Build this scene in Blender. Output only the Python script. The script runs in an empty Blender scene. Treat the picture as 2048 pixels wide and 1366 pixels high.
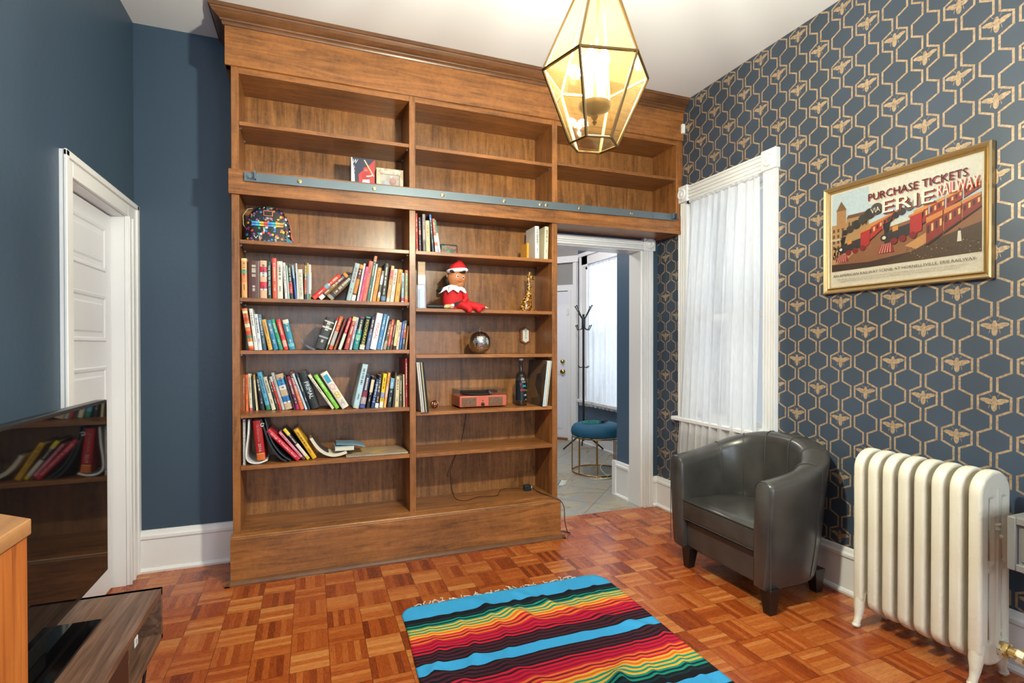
import bpy, bmesh, math, random
from mathutils import Vector, Matrix
S = bpy.context.scene
W = bpy.data.worlds.new('sky'); S.world = W; W.use_nodes = True
# ---------------------------------------------------------------- camera, sky, light, exposure
cam_d = bpy.data.cameras.new('camera'); cam = bpy.data.objects.new('camera', cam_d)
S.collection.objects.link(cam); S.camera = cam
YAW, PITCH, ROLL = 0.3648, -0.0077, -0.0008
cam_d.sensor_fit = 'HORIZONTAL'; cam_d.sensor_width = 36.0
cam_d.lens = 36.0 * 1049.6453 / 2048; cam_d.shift_y = 16.0 / 2048
cam_d.clip_start = 0.05; cam_d.clip_end = 100
cam.location = (-0.5075, -3.2536, 1.3)
_f = Vector((math.sin(YAW) * math.cos(PITCH), math.cos(YAW) * math.cos(PITCH), math.sin(PITCH)))
_r = Vector((math.cos(YAW), -math.sin(YAW), 0)); _u = _r.cross(_f)
_r2 = _r * math.cos(ROLL) + _u * math.sin(ROLL); _u2 = _u * math.cos(ROLL) - _r * math.sin(ROLL)
cam.rotation_euler = Matrix((_r2, _u2, -_f)).transposed().to_euler()
bg = W.node_tree.nodes['Background']; bg.inputs[0].default_value = (0.86, 0.93, 1.0, 1); bg.inputs[1].default_value = 0.7
S.view_settings.view_transform = 'Standard'; S.view_settings.look = 'None'
S.view_settings.gamma = 1.0; S.view_settings.use_curve_mapping = False
S.view_settings.exposure = -0.1
def area(name, loc, aim, sx, sy, power, col):
    d = bpy.data.lights.new(name, 'AREA'); d.shape = 'RECTANGLE'; d.size = sx; d.size_y = sy
    d.energy = power; d.color = col
    o = bpy.data.objects.new(name, d); S.collection.objects.link(o); o.location = loc
    o.rotation_euler = (Vector(aim) - Vector(loc)).to_track_quat('-Z', 'Y').to_euler(); return o
DAY = (0.74, 0.87, 1.0)
area('daylight_rear_window', (-0.55, -5.55, 1.65), (-0.55, 0, 1.45), 1.0, 1.7, 55, DAY)
area('daylight_rear_window', (1.15, -5.55, 1.65), (1.15, 0, 1.45), 1.0, 1.7, 55, DAY)
area('daylight_side_window', (2.75, -0.44, 1.7), (0, -0.44, 1.2), 0.75, 1.6, 6, DAY)
area('daylight_hall_window', (3.5, 2.25, 1.6), (1.5, 2.25, 1.1), 1.1, 1.7, 28, DAY)
hl = bpy.data.lights.new('hall_fill_light', 'POINT'); hl.energy = 95; hl.shadow_soft_size = .15; hl.color = (1, .93, .84)  # unseen fill light added to brighten the hall interior
ho = bpy.data.objects.new('hall_fill_light', hl); S.collection.objects.link(ho); ho.location = (1.35, 1.9, 2.85)
LAMP_W = 128.0                      # each candle bulb of the pendant, watts
LAMP_COL = (0.80, 0.89, 1.0)
# ---------------------------------------------------------------- materials
MATS = {}
def lin(h):
    if isinstance(h, (tuple, list)): return tuple(h) + (1.0,)
    v = [int(h[i:i + 2], 16) / 255 for i in (0, 2, 4)]
    return tuple(c / 12.92 if c <= .04045 else ((c + .055) / 1.055) ** 2.4 for c in v) + (1.0,)
class NT:
    def __init__(s, name):
        s.m = bpy.data.materials.new(name); s.m.use_nodes = True; s.t = s.m.node_tree
        s.b = s.t.nodes['Principled BSDF']; s.out = s.t.nodes['Material Output']
    def n(s, typ, **kw):
        o = s.t.nodes.new(typ)
        for k, v in kw.items(): setattr(o, k, v)
        return o
    def set(s, sock, v):
        if isinstance(v, bpy.types.NodeSocket): s.t.links.new(v, sock)
        else: sock.default_value = v
    def math(s, op, a, b=None, c=None, clamp=False):
        o = s.n('ShaderNodeMath', operation=op, use_clamp=clamp); s.set(o.inputs[0], a)
        if b is not None: s.set(o.inputs[1], b)
        if c is not None: s.set(o.inputs[2], c)
        return o.outputs[0]
    def obj(s): return s.n('ShaderNodeTexCoord').outputs['Object']
    def sep(s, v):
        o = s.n('ShaderNodeSeparateXYZ'); s.set(o.inputs[0], v); return o.outputs
    def comb(s, x, y, z):
        o = s.n('ShaderNodeCombineXYZ'); s.set(o.inputs[0], x); s.set(o.inputs[1], y); s.set(o.inputs[2], z); return o.outputs[0]
    def mapping(s, v, sc, loc=(0, 0, 0)):
        o = s.n('ShaderNodeMapping'); s.set(o.inputs[0], v); o.inputs['Scale'].default_value = sc; o.inputs['Location'].default_value = loc; return o.outputs[0]
    def noise(s, v, scale, detail=3, rough=.5, dist=0):
        o = s.n('ShaderNodeTexNoise'); s.set(o.inputs['Vector'], v); o.inputs['Scale'].default_value = scale
        o.inputs['Detail'].default_value = detail; o.inputs['Roughness'].default_value = rough; o.inputs['Distortion'].default_value = dist; return o.outputs[0]
    def ramp(s, f, stops, const=False):
        o = s.n('ShaderNodeValToRGB'); s.set(o.inputs[0], f); cr = o.color_ramp
        if const: cr.interpolation = 'CONSTANT'
        while len(cr.elements) < len(stops): cr.elements.new(.5)
        for e, (p, c) in zip(cr.elements, stops): e.position = p; e.color = lin(c)
        return o.outputs[0]
    def mix(s, f, a, b, typ='MIX'):
        o = s.n('ShaderNodeMix', data_type='RGBA', blend_type=typ); s.set(o.inputs[0], f)
        s.set(o.inputs[6], lin(a) if isinstance(a, (str, tuple)) else a); s.set(o.inputs[7], lin(b) if isinstance(b, (str, tuple)) else b); return o.outputs[2]
    def bump(s, h, st, dist=.002):
        o = s.n('ShaderNodeBump'); o.inputs['Strength'].default_value = st; o.inputs['Distance'].default_value = dist
        s.set(o.inputs['Height'], h); s.set(s.b.inputs['Normal'], o.outputs[0])
    def fin(s, col, rough=.5, metal=0, spec=None):
        s.set(s.b.inputs['Base Color'], lin(col) if isinstance(col, (str, tuple)) else col)
        s.set(s.b.inputs['Roughness'], rough); s.set(s.b.inputs['Metallic'], metal)
        if spec is not None: s.b.inputs['Specular IOR Level'].default_value = spec
        return s.m
def plain(h, rough=.5, metal=0, var=.08, scale=40, bump=0, spec=None):
    key = ('p', h, rough, metal, var, scale, bump)
    if key in MATS: return MATS[key]
    N = NT('surface_' + h); c = lin(h)
    f = N.noise(N.obj(), scale, 2)
    a = tuple(x * (1 - var) for x in c[:3]); b = tuple(min(1, x * (1 + var)) for x in c[:3])
    o = N.n('ShaderNodeMix', data_type='RGBA'); N.set(o.inputs[0], f); o.inputs[6].default_value = a + (1,); o.inputs[7].default_value = b + (1,)
    if bump: N.bump(f, bump)
    MATS[key] = N.fin(o.outputs[2], rough, metal, spec); return MATS[key]
def wood(name, dark, light, axis, rough=.34, fig=1.0):
    N = NT(name); v = N.obj(); sc = [9, 9, 9]; sc[axis] = .9
    big = N.noise(N.mapping(v, sc), 2.0, 4, .6, 1.6)
    sc2 = [160, 160, 160]; sc2[axis] = 5
    fine = N.noise(N.mapping(v, sc2), 1.0, 2, .6); mot = N.noise(v, 34, 3, .7, .8)
    blot = N.noise(v, 3.2, 3, .6, .4)
    f = N.math('ADD', N.math('MULTIPLY', big, .55 * fig), N.math('ADD', N.math('MULTIPLY_ADD', mot, .22, N.math('MULTIPLY', fine, .2)), N.math('MULTIPLY', blot, .25 * fig)))
    col = N.ramp(f, [(.38, dark), (.78, light)])
    N.bump(fine, .12, .001); return N.fin(col, N.math('ADD', N.math('MULTIPLY', fine, .12), rough - .05))
D_, L_ = '3c2310', 'ac6e3a'
WX = wood('stained_wood_horizontal', D_, L_, 0); WY = wood('stained_wood_crosswise', D_, L_, 1); WZ = wood('stained_wood_vertical', D_, L_, 2)
WB = wood('stained_plywood_back', '40260f', 'b87c46', 2, .3, .9)  # light tone raised in place of gloss reflected by the back panels
WCROWN = wood('crown_wood', '3a2212', '7a5030', 0)
BLUE = None
def paint(name, h, rough=.45, b=.25):
    N = NT(name); v = N.obj(); f = N.noise(v, 1.3, 3); g = N.noise(v, 26, 4, .6)
    c = lin(h); o = N.n('ShaderNodeMix', data_type='RGBA'); N.set(o.inputs[0], f)
    o.inputs[6].default_value = tuple(x * .93 for x in c[:3]) + (1,); o.inputs[7].default_value = tuple(min(1, x * 1.07) for x in c[:3]) + (1,)
    N.bump(g, b, .004); return N.fin(o.outputs[2], rough)
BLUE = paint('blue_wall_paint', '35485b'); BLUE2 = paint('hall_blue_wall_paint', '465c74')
WHITE = paint('white_ceiling_paint', 'e0e0e6', .7, .12); TRIM = paint('white_trim_paint', 'e2e2e4', .32, .05); DOORW = paint('white_door_paint', 'dfe0e8', .35, .05)
GREYW = paint('grey_wall_paint', '8a8886')
# wallpaper: interlocking honeycomb ribbons with bees
def wallpaper():
    N = NT('honeycomb_wallpaper'); X, Y, Z = N.sep(N.obj()); s, p = .0672, .1554
    M = N.math
    u = M('ADD', M('DIVIDE', M('ADD', Y, 1.675), s), 100.0); v = M('ADD', M('DIVIDE', M('SUBTRACT', Z, 1.37), p), 100.0)
    av = M('ABSOLUTE', M('SUBTRACT', v, M('ROUND', v)))
    fr = M('DIVIDE', M('SUBTRACT', .25, av), .076); f = M('MINIMUM', M('MAXIMUM', fr, -1.0), 1.0)
    k = M('FLOOR', u); sg = M('SUBTRACT', 1.0, M('MULTIPLY', 2.0, M('FLOORED_MODULO', k, 2.0)))
    line = M('ADD', M('ADD', k, .5), M('MULTIPLY', M('MULTIPLY', f, sg), .34))
    d = M('MULTIPLY', M('ABSOLUTE', M('SUBTRACT', u, line)), s)
    diag = M('LESS_THAN', M('ABSOLUTE', fr), 1.0)
    d = M('MULTIPLY', d, M('SUBTRACT', 1.0, M('MULTIPLY', diag, .541)))
    ln = M('MULTIPLY', M('LESS_THAN', d, .0044), M('LESS_THAN', M('ABSOLUTE', M('SUBTRACT', M('FRACT', u), .5)), .413))
    # bee
    m = M('ROUND', M('MULTIPLY', u, .5)); bx = M('MULTIPLY', M('ABSOLUTE', M('SUBTRACT', u, M('MULTIPLY', m, 2.0))), s)
    par = M('FLOORED_MODULO', m, 2.0)          # chain 50 -> even -> bees on even rows
    hv = M('DIVIDE', M('SUBTRACT', v, par), 2.0)
    bz = M('MULTIPLY', M('SUBTRACT', hv, M('ROUND', hv)), 2 * p)
    def ell(cx, cz, rx, rz, ang=0):
        dx = M('SUBTRACT', bx, cx); dz = M('SUBTRACT', bz, cz); c, t = math.cos(ang), math.sin(ang)
        a = M('ADD', M('MULTIPLY', dx, c), M('MULTIPLY', dz, t)); b = M('SUBTRACT', M('MULTIPLY', dz, c), M('MULTIPLY', dx, t))
        a = M('DIVIDE', a, rx); b = M('DIVIDE', b, rz)
        return M('LESS_THAN', M('ADD', M('MULTIPLY', a, a), M('MULTIPLY', b, b)), 1.0)
    parts = [ell(0, -.011, .0105, .022), ell(0, .013, .0105, .012), ell(0, .026, .0062, .0058),
             ell(.029, .013, .0205, .0088, .08), ell(.020, .003, .0125, .0065, .25), ell(.0145, .034, .011, .0007, 1.0),
             ell(.0175, -.014, .0012, .009, .25)]
    bee = parts[0]
    for q in parts[1:]: bee = M('MAXIMUM', bee, q)
    g = M('MAXIMUM', bee, ln)
    worn = N.noise(N.obj(), 90, 3, .7); worn2 = N.noise(N.obj(), 2.2, 2)
    gold = N.ramp(worn, [(.3, '86705a'), (.6, 'b29a7e')])
    blue = N.ramp(worn2, [(.3, '343f4c'), (.7, '3b485a')])
    col = N.mix(g, blue, gold)
    return N.fin(col, N.math('SUBTRACT', .5, N.math('MULTIPLY', g, .12)), N.math('MULTIPLY', g, .25))
PAPER = wallpaper()
def parquet():
    N = NT('parquet_blocks'); X, Y, Z = N.sep(N.obj()); M = N.math; t = .1521
    a = M('ADD', M('DIVIDE', M('ADD', X, .594), t), 100.0); b = M('ADD', M('DIVIDE', M('ADD', Y, .552), t), 100.0)
    ia, ib = M('FLOOR', a), M('FLOOR', b); fa, fb = M('FRACT', a), M('FRACT', b)
    par = M('FLOORED_MODULO', M('ADD', ia, ib), 2.0)   # 0 -> strips run along Y
    def sel(p0, p1): return M('ADD', M('MULTIPLY', par, p1), M('MULTIPLY', M('SUBTRACT', 1.0, par), p0))
    ac = sel(fa, fb); al = sel(fb, fa)
    sl = M('MULTIPLY', ac, 6.0); si = M('FLOOR', sl); sf = M('FRACT', sl)
    wn = N.n('ShaderNodeTexWhiteNoise'); wn.noise_dimensions = '3D'; N.set(wn.inputs['Vector'], N.comb(ia, ib, si)); r = wn.outputs['Value']
    wn2 = N.n('ShaderNodeTexWhiteNoise'); wn2.noise_dimensions = '2D'; N.set(wn2.inputs['Vector'], N.comb(ia, ib, 0)); r2 = wn2.outputs['Value']
    gv = N.comb(M('ADD', M('MULTIPLY', ac, 11.0), M('MULTIPLY', r, 50.0)), M('ADD', M('MULTIPLY', al, 1.1), M('MULTIPLY', r2, 30.0)), r)
    grain = N.noise(gv, 4.0, 4, .65, .5); fine = N.noise(gv, 16.0, 2, .6)
    f = M('ADD', M('MULTIPLY', r, .25), M('ADD', M('MULTIPLY', r2, .16), M('ADD', M('MULTIPLY', grain, .30), M('MULTIPLY', fine, .26))))
    f = M('ADD', f, M('MULTIPLY', M('SUBTRACT', par, .5), .13))
    col = N.ramp(f, [(.24, '6a280b'), (.42, '9a4517'), (.58, 'b0602a'), (.8, 'c58448')])
    e = M('MINIMUM', M('MINIMUM', fa, M('SUBTRACT', 1.0, fa)), M('MINIMUM', fb, M('SUBTRACT', 1.0, fb)))
    gap = M('LESS_THAN', e, .008); g2 = M('LESS_THAN', M('MINIMUM', sf, M('SUBTRACT', 1.0, sf)), .035)
    dk = M('MAXIMUM', M('MULTIPLY', gap, .75), M('MULTIPLY', g2, .42))
    col = N.mix(dk, col, '2c0f05')
    N.bump(M('SUBTRACT', 1.0, dk), .25, .0012)
    return N.fin(col, M('ADD', .20, M('MULTIPLY', grain, .16)))
PARQ = parquet()
def tiles():
    N = NT('slate_floor_tile'); v = N.obj(); X, Y, Z = N.sep(v); M = N.math; c, t = math.cos(.785), .42
    a = M('DIVIDE', M('MULTIPLY', M('ADD', X, Y), c), t); b = M('DIVIDE', M('MULTIPLY', M('SUBTRACT', X, Y), c), t)
    fa, fb = M('FRACT', M('ADD', a, 50.3)), M('FRACT', M('ADD', b, 50.1))
    e = M('MINIMUM', M('MINIMUM', fa, M('SUBTRACT', 1.0, fa)), M('MINIMUM', fb, M('SUBTRACT', 1.0, fb)))
    n = N.noise(v, 4, 5, .65, 1.2)
    col = N.ramp(n, [(.3, '776c5a'), (.45, 'a39a86'), (.55, '8a9090'), (.68, 'a88a68')])
    return N.fin(N.mix(M('LESS_THAN', e, .009), col, '6f675c'), .4)
TILE = tiles()
def glass(name, tint=(1, 1, 1), refl=.12, haze=0.0, hcol=(1, .9, .7), rough=.03):
    N = NT(name); N.t.nodes.remove(N.b)
    tr = N.n('ShaderNodeBsdfTransparent'); tr.inputs[0].default_value = tint + (1,)
    gl = N.n('ShaderNodeBsdfGlossy'); gl.inputs['Roughness'].default_value = rough
    lw = N.n('ShaderNodeLayerWeight'); lw.inputs[0].default_value = .5
    mx = N.n('ShaderNodeMixShader'); N.set(mx.inputs[0], N.math('MULTIPLY_ADD', N.math('POWER', lw.outputs['Facing'], 5.0), .85, refl * .6)); N.set(mx.inputs[1], tr.outputs[0]); N.set(mx.inputs[2], gl.outputs[0])
    last = mx.outputs[0]
    if haze:
        df = N.n('ShaderNodeBsdfDiffuse'); df.inputs[0].default_value = hcol + (1,); tl = N.n('ShaderNodeBsdfTranslucent'); tl.inputs[0].default_value = hcol + (1,)
        m1 = N.n('ShaderNodeMixShader'); m1.inputs[0].default_value = .6; N.set(m1.inputs[1], df.outputs[0]); N.set(m1.inputs[2], tl.outputs[0])
        m2 = N.n('ShaderNodeMixShader'); m2.inputs[0].default_value = haze; N.set(m2.inputs[1], last); N.set(m2.inputs[2], m1.outputs[0]); last = m2.outputs[0]
    N.t.links.new(last, N.out.inputs[0]); return N.m
def sheer():
    N = NT('sheer_curtain_cloth'); N.t.nodes.remove(N.b); v = N.obj()
    w = N.noise(N.mapping(v, (1, 1, .25)), 60, 3)
    tr = N.n('ShaderNodeBsdfTransparent'); df = N.n('ShaderNodeBsdfDiffuse'); tl = N.n('ShaderNodeBsdfTranslucent')
    df.inputs[0].default_value = (.86, .87, .89, 1); tl.inputs[0].default_value = (.86, .87, .9, 1)
    m1 = N.n('ShaderNodeMixShader'); m1.inputs[0].default_value = .5; N.set(m1.inputs[1], df.outputs[0]); N.set(m1.inputs[2], tl.outputs[0])
    m2 = N.n('ShaderNodeMixShader'); N.set(m2.inputs[0], N.math('MULTIPLY_ADD', w, .2, .68)); N.set(m2.inputs[1], tr.outputs[0]); N.set(m2.inputs[2], m1.outputs[0])
    N.t.links.new(m2.outputs[0], N.out.inputs[0]); return N.m
SHEER = sheer()
LAMPGLASS = glass('lantern_glass', (1.0, .91, .66), .06, .006, (1, .62, .2)); CLEAR = glass('window_glass', (.97, .98, .98), .06)
ACRYL = glass('clear_acrylic', (.98, .985, .985), .08); BOTTLEG = glass('bottle_glass', (.6, .68, .74), .14); PLASTIC = glass('clear_packaging', (.93, .94, .95), .14, .12, (1, 1, 1))
def emit(name, col, st):
    N = NT(name); N.b.inputs['Emission Color'].default_value = col + (1,); N.b.inputs['Emission Strength'].default_value = st
    return N.fin((.9, .85, .7), .3)
BULB = glass('bulb_glass', (1, .97, .9), .05, .10, (1, .85, .6))
FILAMENT = emit('glowing_filament', (1.0, .72, .36), 60)
def leather():
    N = NT('grey_leather'); v = N.obj(); n = N.noise(v, 6, 4, .6); f = N.noise(v, 220, 2, .6)
    col = N.ramp(n, [(.3, '302f2d'), (.7, '454442')]); N.bump(f, .06, .0005); return N.fin(col, N.math('MULTIPLY_ADD', n, .12, .24), 0, .6)
LEATHER = leather()
def walnut():
    N = NT('walnut_laminate'); v = N.obj(); n = N.noise(N.mapping(v, (16, 1.1, 16)), 1.6, 4, .6, 1.5); f = N.noise(N.mapping(v, (240, 7, 240)), 1, 2)
    N.bump(f, .1, .0005); return N.fin(N.ramp(N.math('ADD', N.math('MULTIPLY', n, .7), N.math('MULTIPLY', f, .35)), [(.3, '3a2820'), (.5, '664a3c'), (.75, '947464')]), .42)
WALNUT = walnut()
def radpaint():
    N = NT('cream_radiator_enamel'); v = N.obj(); n = N.noise(v, 55, 4, .7); b = N.noise(v, 3, 2)
    N.bump(n, .55, .004); return N.fin(N.ramp(b, [(.3, 'd9d2bd'), (.7, 'e2dece')]), .33)
RADI = radpaint()
def vor(name, cols, scale, rough=.5, metal=0, stretch=(1, 1, 1), base=None, thr=.45):
    N = NT(name); v = N.mapping(N.obj(), stretch); vo = N.n('ShaderNodeTexVoronoi'); N.set(vo.inputs['Vector'], v); vo.inputs['Scale'].default_value = scale
    sp = N.n('ShaderNodeSeparateColor'); N.set(sp.inputs[0], vo.outputs['Color'])
    st = [(i / len(cols), c) for i, c in enumerate(cols)]
    col = N.ramp(sp.outputs[0], st, True)
    if base: col = N.mix(N.math('GREATER_THAN', vo.outputs['Distance'], thr), col, base)
    return N.fin(col, rough, metal)
# ---------------------------------------------------------------- mesh helpers
class MB:
    def __init__(s): s.v = []; s.f = []; s.mi = []; s.mats = []
    def m(s, mat):
        if mat not in s.mats: s.mats.append(mat)
        return s.mats.index(mat)
    def add(s, vs, fs, mat):
        o = len(s.v); k = s.m(mat); s.v += [tuple(p) for p in vs]
        for f in fs: s.f.append([i + o for i in f]); s.mi.append(k)
        return s
    def box(s, x0, x1, y0, y1, z0, z1, mat):
        vs = [(x, y, z) for z in (z0, z1) for y in (y0, y1) for x in (x0, x1)]
        return s.add(vs, [(0, 2, 3, 1), (4, 5, 7, 6), (0, 1, 5, 4), (2, 6, 7, 3), (0, 4, 6, 2), (1, 3, 7, 5)], mat)
    def prism(s, pts, a, b, axis, mat):
        """polygon pts (2D) extruded along axis from a to b; 2D axes are the other two in xyz order"""
        n = len(pts); vs = []
        for t in (a, b):
            for p, q in pts: vs.append({'x': (t, p, q), 'y': (p, t, q), 'z': (p, q, t)}[axis])
        fs = [list(range(n))[::-1], list(range(n, 2 * n))] + [(i, (i + 1) % n, n + (i + 1) % n, n + i) for i in range(n)]
        return s.add(vs, fs, mat)
    def rings(s, rings, mat, cap=True, closed=True):
        n = len(rings[0]); vs = [p for r in rings for p in r]; fs = []
        for j in range(len(rings) - 1):
            for i in range(n if closed else n - 1):
                k = (i + 1) % n; fs.append((j * n + i, j * n + k, (j + 1) * n + k, (j + 1) * n + i))
        if cap: fs += [list(range(n))[::-1], list(range((len(rings) - 1) * n, len(rings) * n))]
        return s.add(vs, fs, mat)
    def lathe(s, prof, c, mat, seg=24, axis='z'):
        R = []
        for r, h in prof:
            ring = []
            for i in range(seg):
                a = 2 * math.pi * i / seg; p, q = r * math.cos(a), r * math.sin(a)
                ring.append({'z': (c[0] + p, c[1] + q, c[2] + h), 'y': (c[0] + p, c[1] + h, c[2] + q), 'x': (c[0] + h, c[1] + p, c[2] + q)}[axis])
            R.append(ring)
        return s.rings(R, mat)
    def tube(s, pts, r, mat, seg=8):
        pts = [Vector(p) for p in pts]; rs = r if isinstance(r, (list, tuple)) else [r] * len(pts); R = []; prev = None
        for i, p in enumerate(pts):
            d = (pts[min(i + 1, len(pts) - 1)] - pts[max(i - 1, 0)]).normalized()
            if prev is None: a = d.orthogonal().normalized()
            else: a = (prev - d * prev.dot(d)); a = a.normalized() if a.length > 1e-6 else d.orthogonal().normalized()
            prev = a; b = d.cross(a)
            R.append([tuple(p + (a * math.cos(2 * math.pi * k / seg) + b * math.sin(2 * math.pi * k / seg)) * rs[i]) for k in range(seg)])
        return s.rings(R, mat)
    def ball(s, c, r, mat, seg=16, sc=(1, 1, 1), n=10):
        R = []
        for j in range(n + 1):
            t = math.pi * (j + .001) / (n + .002); rr = math.sin(t) * r; z = -math.cos(t) * r
            R.append([(c[0] + rr * math.cos(2 * math.pi * i / seg) * sc[0], c[1] + rr * math.sin(2 * math.pi * i / seg) * sc[1], c[2] + z * sc[2]) for i in range(seg)])
        return s.rings(R, mat)
    def text(s, body, o, ex, ey, mat, w=None, h=None, shear=0, bold=0):
        """flat lettering: lower-left corner o, baseline direction ex, up direction ey, fitted into w x h"""
        vs, fs, tw, th, mx, my = glyphs(body); sx = w / tw if w else h / th; sy = h / th if h else sx
        o, ex, ey = Vector(o), Vector(ex), Vector(ey)
        return s.add([tuple(o + ex * ((x - mx) * sx + (y - my) * sy * shear) + ey * (y - my) * sy) for x, y in vs], fs, mat)
GL = {}
def glyphs(body):
    if body in GL: return GL[body]
    c = bpy.data.curves.new('t', 'FONT'); c.body = body; c.resolution_u = 2
    o = bpy.data.objects.new('t', c); S.collection.objects.link(o); bpy.context.view_layer.update()
    me = bpy.data.meshes.new_from_object(o.evaluated_get(bpy.context.evaluated_depsgraph_get()))
    vs = [(v.co.x, v.co.y) for v in me.vertices]; fs = [list(p.vertices) for p in me.polygons]
    bpy.data.objects.remove(o); bpy.data.curves.remove(c); bpy.data.meshes.remove(me)
    xs = [v[0] for v in vs]; ys = [v[1] for v in vs]
    GL[body] = (vs, fs, max(xs) - min(xs), max(ys) - min(ys), min(xs), min(ys)); return GL[body]
def rootloc(p): return Vector(p.get('wloc', (0, 0, 0))) if p else Vector((0, 0, 0))
def obj(name, mb, parent=None, bevel=0, smooth=False, label=None, local=False, subs=0, seg=2):
    me = bpy.data.meshes.new(name); off = Vector((0, 0, 0)) if (local or not parent) else rootloc(parent)
    me.from_pydata([(x - off.x, y - off.y, z - off.z) for x, y, z in mb.v], [], mb.f)
    for m in mb.mats: me.materials.append(m)
    me.polygons.foreach_set('material_index', mb.mi)
    bm = bmesh.new(); bm.from_mesh(me); bmesh.ops.recalc_face_normals(bm, faces=bm.faces); bm.to_mesh(me); bm.free()
    if smooth: me.shade_smooth()
    o = bpy.data.objects.new(name, me); S.collection.objects.link(o)
    if parent: o.parent = parent; o['wloc'] = tuple(off)
    if bevel:
        b = o.modifiers.new('bevel', 'BEVEL'); b.width = bevel; b.segments = seg; b.limit_method = 'ANGLE'; b.angle_limit = .6
        me.shade_smooth(); b.harden_normals = False
        try: me.set_sharp_from_angle(angle=.9)
        except Exception: pass
    if smooth:
        try: me.set_sharp_from_angle(angle=.9)
        except Exception: pass
    if subs:
        q = o.modifiers.new('sub', 'SUBSURF'); q.levels = subs; q.render_levels = subs
    if label: o['label'] = label
    return o
def thing(name, label, cat, loc=(0, 0, 0), group=None, rot=None):
    o = bpy.data.objects.new(name, None); S.collection.objects.link(o); o.location = loc; o.empty_display_size = .02
    if rot: o.rotation_euler = rot
    o['label'] = label; o['category'] = cat; o['wloc'] = tuple(loc)
    if group: o['group'] = group
    return o
def tag(o, label, cat, group=None):
    o['label'] = label; o['category'] = cat
    if group: o['group'] = group
    return o
def st(name, mb, parent=None, bevel=0, smooth=False):
    o = obj(name, mb, parent, bevel, smooth)
    if not parent: o['kind'] = 'structure'
    return o
def stroot(name, loc):
    o = bpy.data.objects.new(name, None); S.collection.objects.link(o); o.location = loc; o['wloc'] = tuple(loc); o['kind'] = 'structure'; return o
def one(fn, *a): m = MB(); getattr(m, fn)(*a); return m
def light(name, parent, loc, w, r, col):
    d = bpy.data.lights.new(name, 'POINT'); d.energy = w; d.shadow_soft_size = r; d.color = col
    o = bpy.data.objects.new(name, d); S.collection.objects.link(o); o.parent = parent; o.location = Vector(loc) - rootloc(parent); return o
XL, XR, YB, ZC, YR = -1.449, 2.1185, .309, 3.133, -5.3
# ---------------------------------------------------------------- the room
def mb(): return MB()
st('floor', one('box', XL - .25, XR + .05, YR, YB + .001, -.12, 0, PARQ))
st('floor', one('box', .2, 3.3, YB + .001, 5.2, -.12, 0, TILE))
st('ceiling', one('box', XL - .3, 3.3, YR - .2, 5.2, ZC, ZC + .15, WHITE))
m = mb()                      # left wall with the door opening
m.box(XL - .16, XL, .14, YB + .16, 0, ZC, BLUE).box(XL - .16, XL, YR, -.56, 0, ZC, BLUE).box(XL - .16, XL, -.56, .14, 2.0, ZC, BLUE)
st('wall_left', m)
m = mb(); m.box(XL, 1.11, YB, YB + .16, 0, ZC, BLUE).box(1.11, 1.97, YB, YB + .16, 2.07, ZC, BLUE).box(1.97, XR + .2, YB, YB + .16, 0, ZC, BLUE)
st('wall_back', m)
WY0, WY1, WZ0, WZ1 = -.785, -.085, .76, 2.37
m = mb(); m.box(XR, XR + .2, YR, WY0, 0, ZC, PAPER).box(XR, XR + .2, WY1, YB, 0, ZC, PAPER).box(XR, XR + .2, WY0, WY1, 0, WZ0, PAPER).box(XR, XR + .2, WY0, WY1, WZ1, ZC, PAPER)
st('wall_right', m)
m = mb(); m.box(XL, XR, YR - .16, YR, 0, .75, BLUE).box(XL, XR, YR - .16, YR, 2.55, ZC, BLUE)
for a, b in ((XL, -1.1), (0.0, .6), (1.7, XR)): m.box(a, b, YR - .16, YR, .75, 2.55, BLUE)
st('wall_rear', m)
for n, (a, b) in enumerate(((-1.1, 0.0), (.6, 1.7))):
    m = mb()
    for q in (a, b): m.box(q - .05, q + .05, YR - .02, YR + .025, .7, 2.6, TRIM)
    m.box(a - .05, b + .05, YR - .02, YR + .025, 2.5, 2.62, TRIM).box(a - .08, b + .08, YR - .02, YR + .07, .68, .76, TRIM).box(a, b, YR - .1, YR - .06, 1.62, 1.67, TRIM)
    st('window_%d' % (n + 3), m)
# hall beyond the doorway
HX, HY = 2.88, 3.10; DV = Vector((-.64, .768, 0)).normalized()
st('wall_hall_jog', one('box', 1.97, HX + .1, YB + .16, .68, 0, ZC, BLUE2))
m = mb(); WH0, WH1 = 1.75, 2.79
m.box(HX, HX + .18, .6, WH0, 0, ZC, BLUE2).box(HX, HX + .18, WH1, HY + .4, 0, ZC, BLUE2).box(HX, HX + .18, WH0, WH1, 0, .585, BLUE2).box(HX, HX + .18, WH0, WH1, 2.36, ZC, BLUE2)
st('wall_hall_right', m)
NV = Vector((-.768, -.64, 0)).normalized()      # faces the room
def fw(s, n, z): p = Vector((HX, HY, 0)) + DV * s + NV * n; return (p.x, p.y, z)
def fbox(m, s0, s1, n0, n1, z0, z1, mat):
    vs = [fw(s, n, z) for z in (z0, z1) for n in (n0, n1) for s in (s0, s1)]
    m.add(vs, [(0, 2, 3, 1), (4, 5, 7, 6), (0, 1, 5, 4), (2, 6, 7, 3), (0, 4, 6, 2), (1, 3, 7, 5)], mat)
m = mb(); fbox(m, -.2, 3.2, -.15, 0, 0, ZC, GREYW); st('wall_hall_far', m)
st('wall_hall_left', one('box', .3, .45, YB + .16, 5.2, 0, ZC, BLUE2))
m = mb()
fbox(m, -.01, .14, 0, .03, 0, 2.09, TRIM); fbox(m, 1.02, 1.17, 0, .03, 0, 2.09, TRIM); fbox(m, -.01, 1.17, 0, .028, 2.05, 2.13, TRIM)
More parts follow.
